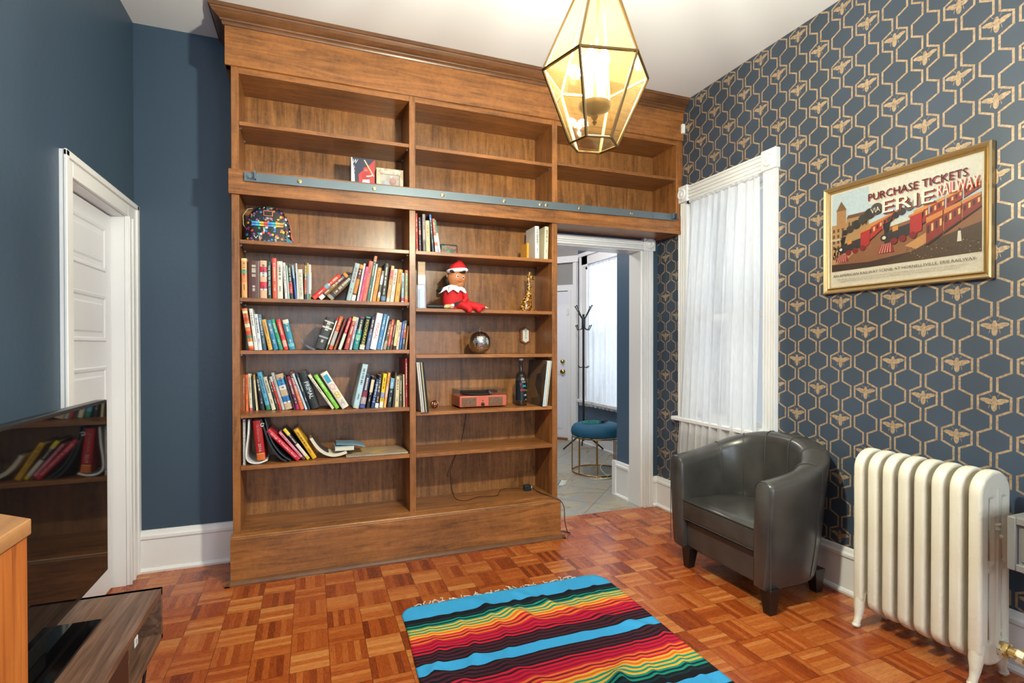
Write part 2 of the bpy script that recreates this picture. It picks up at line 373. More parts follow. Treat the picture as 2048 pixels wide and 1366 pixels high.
fbox(m, -.01, .065, 0, .03, 2.13, 2.43, TRIM); fbox(m, 1.09, 1.17, 0, .03, 2.13, 2.43, TRIM); fbox(m, -.02, 1.18, 0, .045, 2.43, 2.52, TRIM)
fbox(m, .005, .03, .03, .042, 0, 2.43, TRIM); fbox(m, .09, .11, .03, .042, 0, 2.06, TRIM)
st('trim_4', m, bevel=.004)
d2 = stroot('door_2', fw(.58, .01, 0))
m = mb(); fbox(m, .14, 1.02, 0, .02, .03, 2.04, DOORW); obj('door_panel', m, d2, bevel=.003)
m = mb()
for a, b in ((.22, .54), (.62, .94)):
    for z0, z1 in ((.15, .8), (.9, 1.5)):
        fbox(m, a, b, .02, .027, z0, z1, DOORW); fbox(m, a + .03, b - .03, .027, .031, z0 + .03, z1 - .03, DOORW)
obj('raised_panel', m, d2, bevel=.004)
vs = [fw(.58, .023, 1.62)] + [fw(.58 - .27 * math.cos(a * math.pi / 16), .023, 1.62 + .2 * math.sin(a * math.pi / 16)) for a in range(17)]
m = mb(); m.add(vs, [(0, i, i + 1) for i in range(1, 17)], plain('e8edf2', .1)); obj('fan_light', m, d2)
BR = plain('b5924a', .25, 1, .05)
for z, r in ((.94, .032), (1.08, .026)):
    m = mb(); c = fw(.21, .0, z); cc = Vector(c)
    m.tube([cc + NV * .02, cc + NV * .03, cc + NV * .045, cc + NV * .06, cc + NV * .07], [r, r, r * .4, r * .95, r * .5], BR, 14)
    obj('door_knob' if z < 1 else 'deadbolt', m, d2, smooth=True, label='brass door knob' if z < 1 else 'brass deadbolt')
m = mb(); fbox(m, .14, 1.02, 0, .05, 0, .03, plain('8a5a34', .4)); obj('threshold', m, d2)
m = mb(); fbox(m, .12, .15, .02, .04, 1.72, 1.80, plain('d8d8d8', .3)); obj('hinge', m, d2)
# hall window
def rosette(m, c, ax, r):
    prof = [(r, 0), (r, .006), (r * .8, .012), (r * .72, .006), (r * .4, .006), (r * .3, .012), (0.001, .014)]
    m.lathe([(a, -b) for a, b in prof], c, TRIM, 20, ax)
w2 = stroot('window_2', (HX, 2.25, .58))
m = mb(); x = HX
m.box(x - .03, x, WH1, WH1 + .2, .5, 2.5, TRIM).box(x - .045, x, WH1 + .15, WH1 + .2, .5, 2.5, TRIM).box(x - .04, x, WH1, WH1 + .03, .6, 2.36, TRIM)
m.box(x - .03, x, WH0 - .16, WH0, .5, 2.5, TRIM).box(x - .03, x, WH0 - .16, WH1 + .2, 2.36, 2.5, TRIM).box(x - .05, x, WH0 - .18, WH1 + .22, 2.47, 2.52, TRIM)
obj('casing', m, w2, bevel=.004)
obj('window_sill', one('box', x - .08, x + .02, WH0 - .2, WH1 + .22, .545, .585, TRIM), w2, bevel=.005)
def sash(root, x, y0, y1, z0, z1, zm):
    m = mb(); t = .045
    for (a, b, c, d, xo) in ((y0, y1, zm - .02, z1, .1), (y0, y1, z0, zm + .02, .06)):
        m.box(x + xo, x + xo + .035, a, a + t, c, d, TRIM).box(x + xo, x + xo + .035, b - t, b, c, d, TRIM)
        m.box(x + xo, x + xo + .035, a, b, d - t, d, TRIM).box(x + xo, x + xo + .035, a, b, c, c + t, TRIM)
    m.box(x + .002, x + .19, y0 - .001, y0 + .012, z0, z1, TRIM).box(x + .002, x + .19, y1 - .012, y1 + .001, z0, z1, TRIM)
    m.box(x + .002, x + .19, y0, y1, z1 - .012, z1, TRIM).box(x + .002, x + .19, y0, y1, z0, z0 + .012, TRIM)
    obj('sash', m, root, bevel=.003)
    m = mb(); m.box(x + .115, x + .12, y0 + t, y1 - t, zm, z1 - t, CLEAR).box(x + .075, x + .08, y0 + t, y1 - t, z0 + t, zm, CLEAR); obj('pane', m, root)
sash(w2, HX, WH0, WH1, .585, 2.36, 1.45)
# main window
w1 = stroot('window_1', (XR, -.43, .75))
m = mb(); x = XR
for y0, y1 in ((-.875, WY0), (WY1, .012)):
    m.box(x - .022, x, y0, y1, .76, 2.37, TRIM)
    for k in (.18, .42, .66): yy = y0 + (y1 - y0) * k; m.box(x - .03, x - .02, yy, yy + .014, .76, 2.36, TRIM)
    m.box(x - .034, x - .02, y0, y0 + .008, .76, 2.36, TRIM).box(x - .034, x - .02, y1 - .008, y1, .76, 2.36, TRIM)
m.box(x - .022, x, WY0, WY1, 2.37, 2.475, TRIM)
for k in (.15, .4, .62, .88): z = 2.37 + .105 * k; m.box(x - .031, x - .02, WY0, WY1, z, z + .014, TRIM)
obj('casing', m, w1, bevel=.003)
for yc in (-.83, -.037):
    m = mb(); m.box(x - .04, x, yc - .055, yc + .055, 2.365, 2.487, TRIM); rosette(m, (x - .04, yc, 2.426), 'x', .042); obj('corner_block', m, w1, bevel=.003)
m = mb(); m.box(x - .075, x + .02, -.9, .045, .735, .765, TRIM).box(x - .025, x, -.87, .01, .66, .735, TRIM); obj('window_sill', m, w1, bevel=.006)
sash(w1, XR, WY0, WY1, .76, 2.37, 1.5)
# doorway trim
m = mb(); jb = YB + .16
m.box(1.955, 1.975, YB - .002, jb + .002, 0, 2.07, TRIM).box(1.105, 1.125, YB - .002, jb + .002, 0, 2.07, TRIM).box(1.1, 1.98, YB - .002, jb + .002, 2.055, 2.075, TRIM)
m.box(1.97, 2.062, YB - .022, YB, 0, 2.07, TRIM).box(1.069, 1.11, YB - .022, YB, 0, 2.07, TRIM).box(1.07, 2.0, YB - .022, YB, 2.06, 2.135, TRIM)
for k in (.0, .25, .5, .82): xx = 1.972 + .076 * k; m.box(xx, xx + .012, YB - .032, YB - .02, 0, 2.06, TRIM)
for k in (.0, .3, .55, .85): z = 2.062 + .06 * k; m.box(1.07, 1.965, YB - .034, YB - .02, z, z + .01, TRIM)
m.box(1.962, 2.072, YB - .036, YB, 2.055, 2.165, TRIM); rosette(m, (2.017, YB - .036, 2.11), 'y', .042)
st('trim_1', m, bevel=.002)
# skirting boards
def skirt(m, kind, at, a, b, s, h=.24):
    # profile in (offset from wall, z); s = direction into room
    pts = [(0, 0), (.03, 0), (.032, .012), (.024, .024), (.018, .026), (.018, h - .055), (.026, h - .045), (.026, h - .03), (.018, h - .02), (.014, h - .004), (.006, h), (0, h)]
    if kind == 'y': m.prism([(at + s * p, z) for p, z in pts], a, b, 'y', TRIM)
    else: m.prism([(at + s * p, z) for p, z in pts], a, b, 'x', TRIM)
m = mb(); skirt(m, 'x', YB, XL, -.9, -1); skirt(m, 'x', YB, 2.06, XR, -1); st('baseboard_back', m)
m = mb(); skirt(m, 'y', XR, YR, YB - .001, -1); st('baseboard_right', m)
m = mb(); skirt(m, 'y', XL, YR, -.66, 1); st('baseboard_left', m)
m = mb(); skirt(m, 'y', 1.97, jb + .005, .71, -1, .3); m.box(1.94, 1.972, .66, .712, 0, .3, TRIM); skirt(m, 'y', HX, .7, HY, -1, .2); st('baseboard_hall', m)
# left wall door
d1 = stroot('door_1', (XL, -.2, 0))
m = mb()
m.box(XL - .001, XL + .018, -.645, -.56, 0, 2.09, TRIM).box(XL - .001, XL + .018, .14, YB - .001, 0, 2.09, TRIM).box(XL - .001, XL + .018, -.56, .14, 2.0, 2.09, TRIM)
m.box(XL + .016, XL + .028, .27, YB - .001, 0, 2.09, TRIM).box(XL + .016, XL + .026, .2, .215, 0, 2.0, TRIM).box(XL + .016, XL + .026, .14, .152, 0, 2.0, TRIM)
m.box(XL + .016, XL + .028, -.648, -.62, 0, 2.09, TRIM).box(XL + .016, XL + .028, -.648, .3, 2.065, 2.092, TRIM)
obj('casing', m, d1, bevel=.003)
m = mb(); m.box(XL - .16, XL, .138, .141, 0, 2.0, TRIM).box(XL - .16, XL, -.561, -.556, 0, 2.0, TRIM).box(XL - .16, XL, -.56, .14, 1.996, 2.001, TRIM); obj('jamb', m, d1)
obj('door_leaf', one('box', XL - .10, XL - .06, -.555, .136, .01, 1.99, DOORW), d1, bevel=.002)
for z0, z1 in ((1.679, 1.915), (1.32, 1.561), (.953, 1.196), (.598, .843), (.246, .483)):
    m = mb(); xx = XL - .06
    fr = [(-.46, z0), (.055, z0), (.055, z1), (-.46, z1)]
    def fr_(k, dx): return [(xx + dx, y + (k if y < 0 else -k), z + (k if z == z0 else -k)) for y, z in fr]
    m.rings([fr_(0, 0), fr_(.006, .007), fr_(.018, .005), fr_(.03, -.004)], DOORW, cap=False); vs = fr_(.03, .001); m.add(fr_(.03, -.004) , [(0, 1, 2, 3)], DOORW)
    m.rings([fr_(.036, -.004), fr_(.055, .004), ], DOORW, cap=False); m.add(fr_(.055, .004), [(0, 1, 2, 3)], DOORW)
    obj('raised_panel', m, d1)
m = mb(); m.lathe([(.026, 0), (.026, .006), (.01, .012), (.01, .03), (.026, .038), (.03, .05), (.02, .062), (.001, .065)], (XL - .06, -.5, .95), BR, 18, 'x'); obj('door_knob', m, d1, smooth=True, label='brass door knob')
st('motion_sensor', one('box', 2.092, 2.1175, -.03, -.003, 2.89, 2.96, plain('e8e8e4', .4)), bevel=.004)  # small white plastic motion sensor on the right wall
# ---------------------------------------------------------------- bookcase
BK = .295
bc = thing('bookcase', 'dark stained wooden wall bookcase with crown and metal rail, bridging the doorway', 'bookcase', (.6, .1, 0))
FX = dict(L=(-.917, -.8786), M=(.0583, .0962), R=(1.029, 1.0679), E=(2.0568, XR - .002))
def part(name, m, **k): return obj(name, m, bc, **k)
for a, b, z0, z1 in ((FX['L'][0], FX['L'][1], .0, 2.84), (FX['M'][0], FX['M'][1], .25, 2.84), (FX['R'][0], FX['R'][1], .0, 2.84), (FX['E'][0], FX['E'][1], 2.14, 2.84)):
    part('upright', one('box', a, b, 0, BK, z0, z1, WZ), bevel=.0015)
part('back_panel', one('box', -.916, 1.067, BK, BK + .012, .25, 2.84, WB))
part('back_panel', one('box', 1.067, XR - .002, BK, BK + .012, 2.15, 2.84, WB))
part('top_board', one('box', -.88, XR - .003, .004, BK, 2.805, 2.84, WX))
part('bottom_board', one('box', -.88, 1.03, .001, BK, .235, .27, WX), bevel=.001)
part('bottom_board', one('box', -.88, XR - .003, .004, BK, 2.15, 2.257, WX))
SH = [(0, z) for z in (1.888, 1.567, 1.274, .918, .628)] + [(1, z) for z in (1.888, 1.533, 1.243, .885, .6245)]
for bay, z in SH:
    a, b = (-.8786, .0583) if bay == 0 else (.0962, 1.029)
    part('shelf', one('box', a + .001, b - .001, .0, BK, z - .022, z, WX), bevel=.0015)
for a, b, z in ((-.8786, .0583, 2.541), (.0962, 1.029, 2.539), (1.0679, 2.0568, 2.558)):
    part('shelf', one('box', a + .001, b - .001, .0, BK, z - .022, z, WX), bevel=.0015)
m = mb(); PIN = plain('8a8a8a', .4, 1)
for bay, z in SH[:]:
    a, b = (-.8786, .0583) if bay == 0 else (.0962, 1.029)
    for xx in (a, b - .008):
        for yy in (.04, .24): m.box(xx, xx + .008, yy, yy + .006, z - .030, z - .022, PIN)
for a, b, z in ((-.8786, .0583, 2.541), (.0962, 1.029, 2.539), (1.0679, 2.0568, 2.558)):
    for xx in (a, b - .008):
        for yy in (.04, .24): m.box(xx, xx + .008, yy, yy + .006, z - .030, z - .022, PIN)
part('shelf_pins', m)['kind'] = 'stuff'
m = mb(); m.box(-.9455, XR - .002, -.011, .05, 2.837, 3.07, WX); part('header_board', m, bevel=.002)
# crown moulding swept along the front and returned to the wall at the left
prof = [(0, 3.048), (.008, 3.048), (.012, 3.056), (.012, 3.064), (.02, 3.068), (.022, 3.074), (.034, 3.08), (.05, 3.094), (.06, 3.106), (.062, 3.112), (.07, 3.114), (.072, 3.1325), (0, 3.1325)]
m = mb(); R = []
for stn in range(3):
    ring = []
    for o_, z in prof:
        if stn == 0: ring.append((XR - .002, -.011 - o_, z))
        elif stn == 1: ring.append((-.9455 - o_, -.011 - o_, z))
        else: ring.append((-.9455 - o_, YB - .001, z))
    R.append(ring)
m.rings(R, WCROWN); part('crown_moulding', m)
part('header_board', one('box', -.9455, -.917, .0, YB - .001, 2.837, 3.07, WY))
m = mb(); m.box(-.93, XR - .002, -.0144, .0, 2.134, 2.272, WX).box(-.93, XR - .002, -.0175, -.014, 2.134, 2.158, WX).box(-.93, -.917, 0, .2, 2.134, 2.272, WY); part('rail_board', m, bevel=.0015)
m = mb(); m.box(-.9227, 1.0638, -.0634, .0, .0, .236, WX).box(1.0638 - .02, 1.0638, 0, YB - .002, 0, .236, WY).box(-.9227, -.9027, 0, YB - .002, 0, .236, WY); part('plinth', m, bevel=.001)
m = mb(); pp = [(-.0634, .236), (-.0634, .244), (-.058, .249), (-.045, .249), (-.04, .255), (-.012, .262), (-.002, .262), (-.002, .236)]
m.prism([(y, z) for y, z in pp], -.9227, 1.0638, 'x', WX); part('plinth_cap', m)
m = mb(); m.prism([(-.0634, 0), (-.088, 0), (-.088, .006), (-.082, .018), (-.072, .024), (-.0634, .026)], -.948, 1.088, 'x', WCROWN)
m.prism([(1.0638, 0), (1.088, 0), (1.088, .006), (1.082, .018), (1.072, .024), (1.0638, .026)], -.088, YB - .03, 'y', WCROWN)
m.prism([(-.9227, 0), (-.947, 0), (-.947, .006), (-.941, .018), (-.931, .024), (-.9227, .026)], -.088, YB - .03, 'y', WCROWN); part('base_shoe', m)
STEEL = plain('66727a', .42, .55, .2, 5); BOLT = plain('c3ab78', .25, 1)
def rz(x): return 2.2305 + (x + .849) / 2.88 * .022
m = mb()
for a, b in ((-.849, .951), (.953, 1.826), (1.828, 2.031)):
    m.add([(x, y, rz(x) + dz) for dz in (-.0245, .0245) for y in (-.030, -.024) for x in (a, b)], [(0, 2, 3, 1), (4, 5, 7, 6), (0, 1, 5, 4), (2, 6, 7, 3), (0, 4, 6, 2), (1, 3, 7, 5)], STEEL)
rail = part('ladder_rail', m, label='grey steel ladder rail')
for xx in (-.568, -.155, .259, .672, .93, .974, 1.225, 1.642):
    m = mb(); m.lathe([(.012, -.012), (.012, -.0325), (.009, -.034), (.0075, -.034), (.007, -.0375), (.001, -.038)], (xx, 0, rz(xx)), BOLT, 14, 'y'); obj('bolt', m, rail, smooth=True)
m = mb(); m.lathe([(.019, -.030), (.019, -.034), (.011, -.034), (.011, -.044), (.001, -.044)], (-.82, 0, rz(-.82)), STEEL, 18, 'y'); m.box(-.797, -.790, -.062, -.03, 2.215, 2.262, STEEL); obj('end_stop', m, rail)
m = mb(); m.box(1.985, 1.992, -.062, -.03, 2.235, 2.278, STEEL).box(1.992, 2.02, -.05, -.03, 2.24, 2.272, plain('2c2c2c', .5)).box(2.02, 2.027, -.062, -.03, 2.235, 2.278, STEEL); obj('end_stop', m, rail)
# ---------------------------------------------------------------- books
PAGE = plain('d8d0bc', .8, 0, .1, 200)
def book(x, y, z, t, h, th, col, bands, text, tcol, label, depth=None, group=None, ry=0, texts=()):
    random.seed(int(abs(x) * 7919) + int(z * 1000)); d = depth or min(.28, .115 + .06 * max(0, h - .18) / .06 + random.random() * .02)
    d = min(d, BK - y - .004)
    root = thing('book', label, 'book', (x, y, z), group, (0, th, ry))
    x0, x1 = (-t, 0) if th > .01 else (0, t); c = .0018 if t > .012 else .001
    base = plain(col, .42, 0, .05)
    zs = sorted(set([0, 1] + [b[0] for b in bands] + [b[1] for b in bands])); m = mb(); bow = min(.004, t * .14)
    prof = [(x0, bow), (x0 + t * .12, bow * .35), (x0 + t * .35, 0), (x0 + t * .65, 0), (x0 + t * .88, bow * .35), (x1, bow)]
    for a, b in zip(zs, zs[1:]):
        mm = base
        for b0, b1, bc_ in bands:
            if b0 <= (a + b) / 2 < b1: mm = plain(bc_, .42, 0, .05)
        for (p, q), (p2, q2) in zip(prof, prof[1:]):
            m.add([(p, q, a * h), (p2, q2, a * h), (p2, q2, b * h), (p, q, b * h)], [(0, 1, 2, 3)], mm)
    m.box(x0, x0 + c, bow, d, 0, h, base).box(x1 - c, x1, bow, d, 0, h, base)
    m.add([(p, q, 0) for p, q in prof] + [(p, q + c * 1.5, 0) for p, q in prof] + [(p, q, h) for p, q in prof] + [(p, q + c * 1.5, h) for p, q in prof],
          [(i, i + 1, i + 7, i + 6) for i in range(5)] + [(i + 12, i + 13, i + 19, i + 18) for i in range(5)], base)
    obj('cover', m, root, local=True)
    e = .002 if h > .2 else .0005
    obj('pages', one('box', x0 + c, x1 - c, bow + c, d - e, e, h - e, PAGE), root, local=True)
    if text:
        m = mb(); tw = min(h * .8, len(text) * t * .62); th_ = t * .5
        if len(text) < 7: tw = h * .45
        m.text(text, (x0 + t * .27, -.0006, h * .5 + tw / 2), (0, 0, -1), (1, 0, 0), plain(tcol, .5), tw, th_)
        obj('title', m, root, local=True)
    elif not texts and t > .011 and h > .16:
        m = mb(); L = sum(base.node_tree.nodes['Mix'].inputs[6].default_value[:3]) if 'Mix' in base.node_tree.nodes else .5
        mk = plain('d8d2c2' if sum(lin(col)[:3]) < .9 else ('3a3434' if random.random() < .6 else '8a3a34'), .5)
        for za, zb, w in ((.90, .42 + random.random() * .2, .34), (.34, .2, .22)):
            q = za * h
            while q > zb * h:
                wl_ = random.uniform(.0015, .004)
                if random.random() > .18: m.add([(x0 + t * (.5 - w / 2), -.0005, q), (x0 + t * (.5 + w / 2), -.0005, q), (x0 + t * (.5 + w / 2), -.0005, q - wl_), (x0 + t * (.5 - w / 2), -.0005, q - wl_)], [(0, 1, 2, 3)], mk)
                q -= wl_ + random.uniform(.0012, .002)
        obj('title', m, root, local=True)
    for body, col2, fx, fz0, fz1, upright in texts:
        m = mb()
        if upright: m.text(body, (x0 + t * fx, -.0006, h * fz0), (1, 0, 0), (0, 0, 1), plain(col2, .5), t * (1 - 2 * fx), h * (fz1 - fz0))
        else: m.text(body, (x0 + t * fx, -.0006, h * fz1), (0, 0, -1), (1, 0, 0), plain(col2, .5), h * (fz1 - fz0), t * (1 - 2 * fx))
        obj('title', m, root, local=True)
    return root
ROWS = [
('A',1.567,"on the left bay's upper book shelf",[
(-0.8720,0.030,0.0280,0.2220,-0.0090,'e0a468',[(0.0, 0.04, 'd9a060'), (0.4, 0.62, 'd98a58'), (0.62, 0.72, '5fae8a'), (0.94, 1, 'e9cfa0')],'','',"orange and cream hardback with a worn round spine"),
(-0.8400,0.030,0.0590,0.2120,0.0000,'57332f',[],'','',"thick old dark brown cloth book"),
(-0.7780,0.030,0.0350,0.2150,-0.0047,'dfae90',[(0.26, 0.44, 'c9304a'), (0.22, 0.26, 'e9dcd8'), (0.58, 0.69, 'dfe0dc'), (0.69, 0.84, 'c9304a')],'','',"peach book with red and white bands"),
(-0.7390,0.030,0.0190,0.2100,-0.0143,'1c4648',[(0, 0.6, '14393f')],'THE WATER WILL COME','e8ece8',"dark teal book titled THE WATER WILL COME"),
(-0.7140,0.030,0.0240,0.2320,-0.0172,'d2573a',[(0.75, 1, 'cf4f45')],'','',"tall orange red book with a white pointed emblem"),
(-0.6890,0.030,0.0290,0.2160,-0.0093,'dcdacb',[],'','',"cream white book with a faint pink title"),
(-0.6490,0.030,0.0140,0.2094,-0.0621,'d9d5d8',[],'','',"slim white booklet leaning left beside a dark gap"),
(-0.6330,0.030,0.0090,0.1934,-0.0621,'a9c4bc',[],'','',"very slim pale green booklet"),
(-0.6230,0.030,0.0190,0.2005,-0.0699,'23332f',[(0.17, 0.48, 'c03036')],'','',"black paperback with a red lower block"),
(-0.5950,0.030,0.0109,0.1969,-0.0966,'2f62a8',[(0.62, 1, '8fb3cf')],'','',"blue booklet with a pale top leaning left"),
(-0.5840,0.030,0.0080,0.2092,-0.0430,'c9cfd0',[],'','',"very slim grey white booklet behind the cream paperback"),
(-0.5760,0.030,0.0260,0.1751,-0.0343,'ddd5c4',[],'THE LOTUS EATERS','2a2a30',"short cream paperback titled THE LOTUS EATERS"),
(-0.5460,0.030,0.0140,0.2170,0.0046,'262420',[(0.15, 0.58, 'b5583c'), (0.62, 0.93, '8a7a38')],'','',"black book with orange and yellow lettering blocks"),
(-0.5310,0.030,0.0080,0.2140,0.0047,'c79a3c',[(0, 0.7, '6fa3b8')],'','',"very slim amber and blue booklet"),
(-0.5220,0.030,0.0110,0.2060,0.0049,'e3cfd8',[(0, 0.17, '5f8f58')],'','',"white and pink book with a green foot"),
(-0.2870,0.030,0.0272,0.2310,0.2337,'a5bcc0',[],'','',"pale grey teal book propping the fallen ones"),
(-0.2630,0.030,0.0224,0.2238,0.2291,'581d18',[(0.0, 0.16, 'e0e0e0'), (0.2, 0.6, 'c07a28'), (0.9, 1, 'dd8a20')],'','',"maroon library book with white label and orange title"),
(-0.2430,0.030,0.0108,0.2321,0.1890,'dfe3dc',[],'','',"slim white book right of the maroon library book"),
(-0.2260,0.030,0.0147,0.2133,0.2001,'dd5f8c',[],'','',"hot pink paperback"),
(-0.1990,0.030,0.0255,0.2476,0.1873,'df6b5c',[],'','',"tall coral red hardback"),
(-0.1790,0.030,0.0177,0.2802,0.1739,'3f6a62',[(0.88, 1, 'cf7a55')],'','',"tallest slim green book with an orange top"),
(-0.1670,0.030,0.0099,0.2326,0.1673,'d5d8cf',[],'','',"slim white book beside the tallest green one"),
(-0.1410,0.030,0.0227,0.2092,0.1744,'dd9340',[],'','',"plain orange book right of a slim white one"),
(-0.1200,0.030,0.0158,0.1910,0.1660,'85827c',[(0, 0.13, 'd9902a'), (0.3, 0.55, '5f5c58'), (0.13, 0.3, 'c9c9d0'), (0.55, 0.85, 'cdd2e0')],'','',"grey banded book with an orange foot"),
(-0.0840,0.030,0.0288,0.2363,0.1130,'33342f',[(0.03, 0.14, '5f80a0')],'','',"thick black hardback with grey lettering"),
(-0.0600,0.030,0.0188,0.2246,0.1413,'e0b285',[(0.0, 0.1, 'e8d8c8'), (0.62, 0.88, 'd97a70')],'','',"peach book with a yellow circle near its top"),
(-0.0340,0.030,0.0228,0.2058,0.1297,'ddd3c6',[],'','',"off white book with a small moon mark"),
(-0.0010,0.030,0.0278,0.2041,0.1208,'dfa045',[],'','',"plain mustard yellow book"),
(0.0280,0.030,0.0150,0.1827,0.0219,'a9c4d4',[(0.0, 0.05, 'eeeeee'), (0.05, 0.16, 'd83a70')],'','',"narrow light blue book with a pink foot"),
(0.0550,0.030,0.0220,0.2017,0.0149,'9a9468',[(0, 0.1, 'd95f35'), (0.1, 0.2, 'c99a68'), (0.9, 1, 'cf6f50')],'','',"olive tan book against the right upright"),
]),
('B',1.274,"on the left bay's middle book shelf",[
(-0.8360,0.030,0.0257,0.2358,-0.1533,'d98048',[(0, 0.06, 'c23b2c'), (0.1, 0.2, 'dfe0d0'), (0.28, 0.36, '4e8a60'), (0.36, 0.46, 'c8452f'), (0.55, 0.63, 'e6dfc8'), (0.7, 0.78, 'c9502f'), (0.88, 0.94, 'e3dcc0')],'','',"orange green and white sunburst book"),
(-0.8080,0.030,0.0179,0.2347,-0.1196,'dadcda',[],'','',"tall white book right of the sunburst one"),
(-0.7890,0.030,0.0199,0.2043,-0.1128,'cfd4dc',[],'','',"white book with a grey blue title"),
(-0.7650,0.030,0.0188,0.2029,-0.1384,'35536a',[(0.8, 1, '5c7d90')],'','',"slate blue book with a hazy top"),
(-0.7360,0.030,0.0215,0.1757,-0.2063,'d3a24a',[],'','',"mustard yellow paperback"),
(-0.7090,0.030,0.0244,0.1734,-0.2268,'2878a4',[],'','',"plain deep blue paperback"),
(-0.6790,0.030,0.0193,0.1800,-0.2585,'2a9270',[],'','',"sea green paperback"),
(-0.6540,0.030,0.0223,0.1792,-0.2423,'cf352d',[(0.1, 0.3, 'e09a90')],'','',"bright red paperback"),
(-0.6260,0.030,0.0312,0.1761,-0.2174,'2886a8',[(0.88, 1, 'e0d6c0'), (0.1, 0.2, '6fb3c0')],'','',"teal blue paperback beside slumped booklets"),
(-0.4390,0.030,0.0555,0.1894,0.3459,'2f2f31',[(0.66, 0.71, 'c8c8c8'), (0.86, 0.9, 'c0c0c0'), (0.35, 0.4, '8f9496')],'','',"very thick black and silver hardback"),
(-0.4220,0.030,0.0085,0.2020,0.3279,'dcd9cd',[(0, 0.17, '5f7a5a'), (0.9, 1, 'bf3048')],'','',"slim cream book with green foot and red top"),
(-0.3940,0.030,0.0209,0.2069,0.3188,'c9532c',[(0.12, 0.55, 'b0a8a8'), (0.85, 1, 'd9642c')],'','',"orange and grey paperback"),
(-0.3760,0.030,0.0104,0.1956,0.3376,'9a5a3a',[(0.3, 1, '7a4038')],'','',"brown red book with a thin spine"),
(-0.3440,0.030,0.0170,0.2001,0.3264,'c03448',[(0, 0.5, 'cfd3c8')],'','',"red and white leaning book"),
(-0.3020,0.030,0.0251,0.2025,0.2658,'a9453e',[(0.87, 1, 'e3c98a')],'','',"brick red book with a cream top"),
(-0.2830,0.030,0.0137,0.1988,0.2197,'b9bfd4',[],'','',"slim lavender book"),
(-0.2470,0.030,0.0293,0.1993,0.2108,'1d8588',[(0.62, 0.98, '1c2a2c'), (0.98, 1, 'b8485a'), (0.3, 0.45, '6fb59a')],'','',"teal paperback with a black upper half"),
(-0.2100,0.030,0.0294,0.2012,0.1993,'1c1c1c',[(0.97, 1, '35b0a8'), (0, 0.14, 'c9c9c4'), (0.42, 0.62, '26261c')],'MOONRAKER','d8d040',"black and white paperback with yellow title MOONRAKER"),
(-0.1820,0.030,0.0216,0.2027,0.1993,'566c92',[(0.55, 1, '2b2b44')],'','',"dusty blue and navy paperback"),
(-0.1410,0.030,0.0363,0.2242,0.1957,'dcdde2',[],'FINGAL','c23a3a',"tall thick white book with red script lettering"),
(-0.1170,0.030,0.0206,0.2215,0.2052,'4280b4',[],'','',"tall mid blue book"),
(-0.1040,0.030,0.0098,0.2115,0.2075,'a4c2d8',[],'','',"slim light blue book"),
(-0.0810,0.030,0.0194,0.1753,0.2355,'4a4a40',[(0, 0.3, '9a8a80'), (0.55, 0.9, '7a4c34')],'','',"short dark olive mottled book"),
(-0.0600,0.030,0.0158,0.1870,0.1695,'d9523e',[(0, 0.13, '2d5a58')],'','',"bright coral book with a dark foot"),
(-0.0450,0.030,0.0128,0.1703,0.1690,'5a2c2a',[],'','',"narrow dark brown book"),
(-0.0220,0.030,0.0168,0.1834,0.1404,'e0cf92',[(0, 0.13, '2c1c14')],'','',"pale yellow book with a black foot"),
(-0.0060,0.030,0.0139,0.1707,0.1337,'dcbfb4',[],'','',"pale pink slim book"),
(0.0100,0.030,0.0119,0.1760,0.1355,'3a62b4',[],'','',"royal blue slim book"),
(0.0330,0.030,0.0189,0.1810,0.0931,'3a4248',[(0.4, 0.75, 'a04c34'), (0.75, 1, '4d5650')],'','',"grey and rust red book"),
(0.0450,0.030,0.0089,0.1489,0.1070,'b98a5c',[],'','',"thin tan book against the right upright"),
]),
('C',0.918,"on the left bay's lower book shelf",[
(-0.8870,0.160,0.0150,0.2130,0.0047,'a04c36',[],'','',"salmon brown book in the left corner"),
(-0.8680,0.160,0.0150,0.2130,-0.0094,'dc7034',[],'','',"bright orange slim book"),
(-0.8470,0.160,0.0150,0.2182,-0.0413,'d9d0b8',[(0, 0.08, 'd05a70')],'','',"cream book with a pink foot"),
(-0.8300,0.160,0.0100,0.2001,-0.0300,'25302a',[],'','',"thin black book between two cream ones"),
(-0.8130,0.160,0.0100,0.2126,-0.0753,'d9c9a4',[(0.85, 1, 'c09a50')],'','',"thin cream booklet leaning left"),
(-0.7870,0.160,0.0208,0.2044,-0.1523,'20272e',[],'','',"dark charcoal paperback"),
(-0.7570,0.153,0.0244,0.2297,-0.2239,'55a8cf',[(0, 0.13, '2f7a58')],'','',"light blue book with a green foot"),
(-0.7270,0.145,0.0223,0.2001,-0.2474,'d6cdb8',[],'','',"plain cream book right of the light blue one"),
(-0.7010,0.139,0.0126,0.2023,-0.2498,'26362c',[],'','',"thin dark green book"),
(-0.6860,0.135,0.0135,0.2062,-0.2650,'bf272c',[(0.85, 1, 'd0c8c8')],'','',"narrow red book with a white top"),
(-0.6700,0.131,0.0145,0.2293,-0.2693,'b4b9bb',[],'','',"tall narrow silver grey book"),
(-0.6530,0.126,0.0425,0.2164,-0.2618,'c3a78c',[(0.22, 0.38, '1f6fb8'), (0.18, 0.22, 'e4e4e0'), (0.56, 0.68, 'dcd8da'), (0.68, 0.86, '2a93d0')],'','',"thick tan book with two blue bands"),
(-0.6080,0.115,0.0106,0.2079,-0.2578,'211c20',[],'','',"thin black book with speckled spine"),
(-0.5940,0.111,0.0203,0.2050,-0.2615,'571f42',[(0.0, 0.15, 'a01a52'), (0.75, 1, '8a2444')],'','',"dark plum and magenta paperback"),
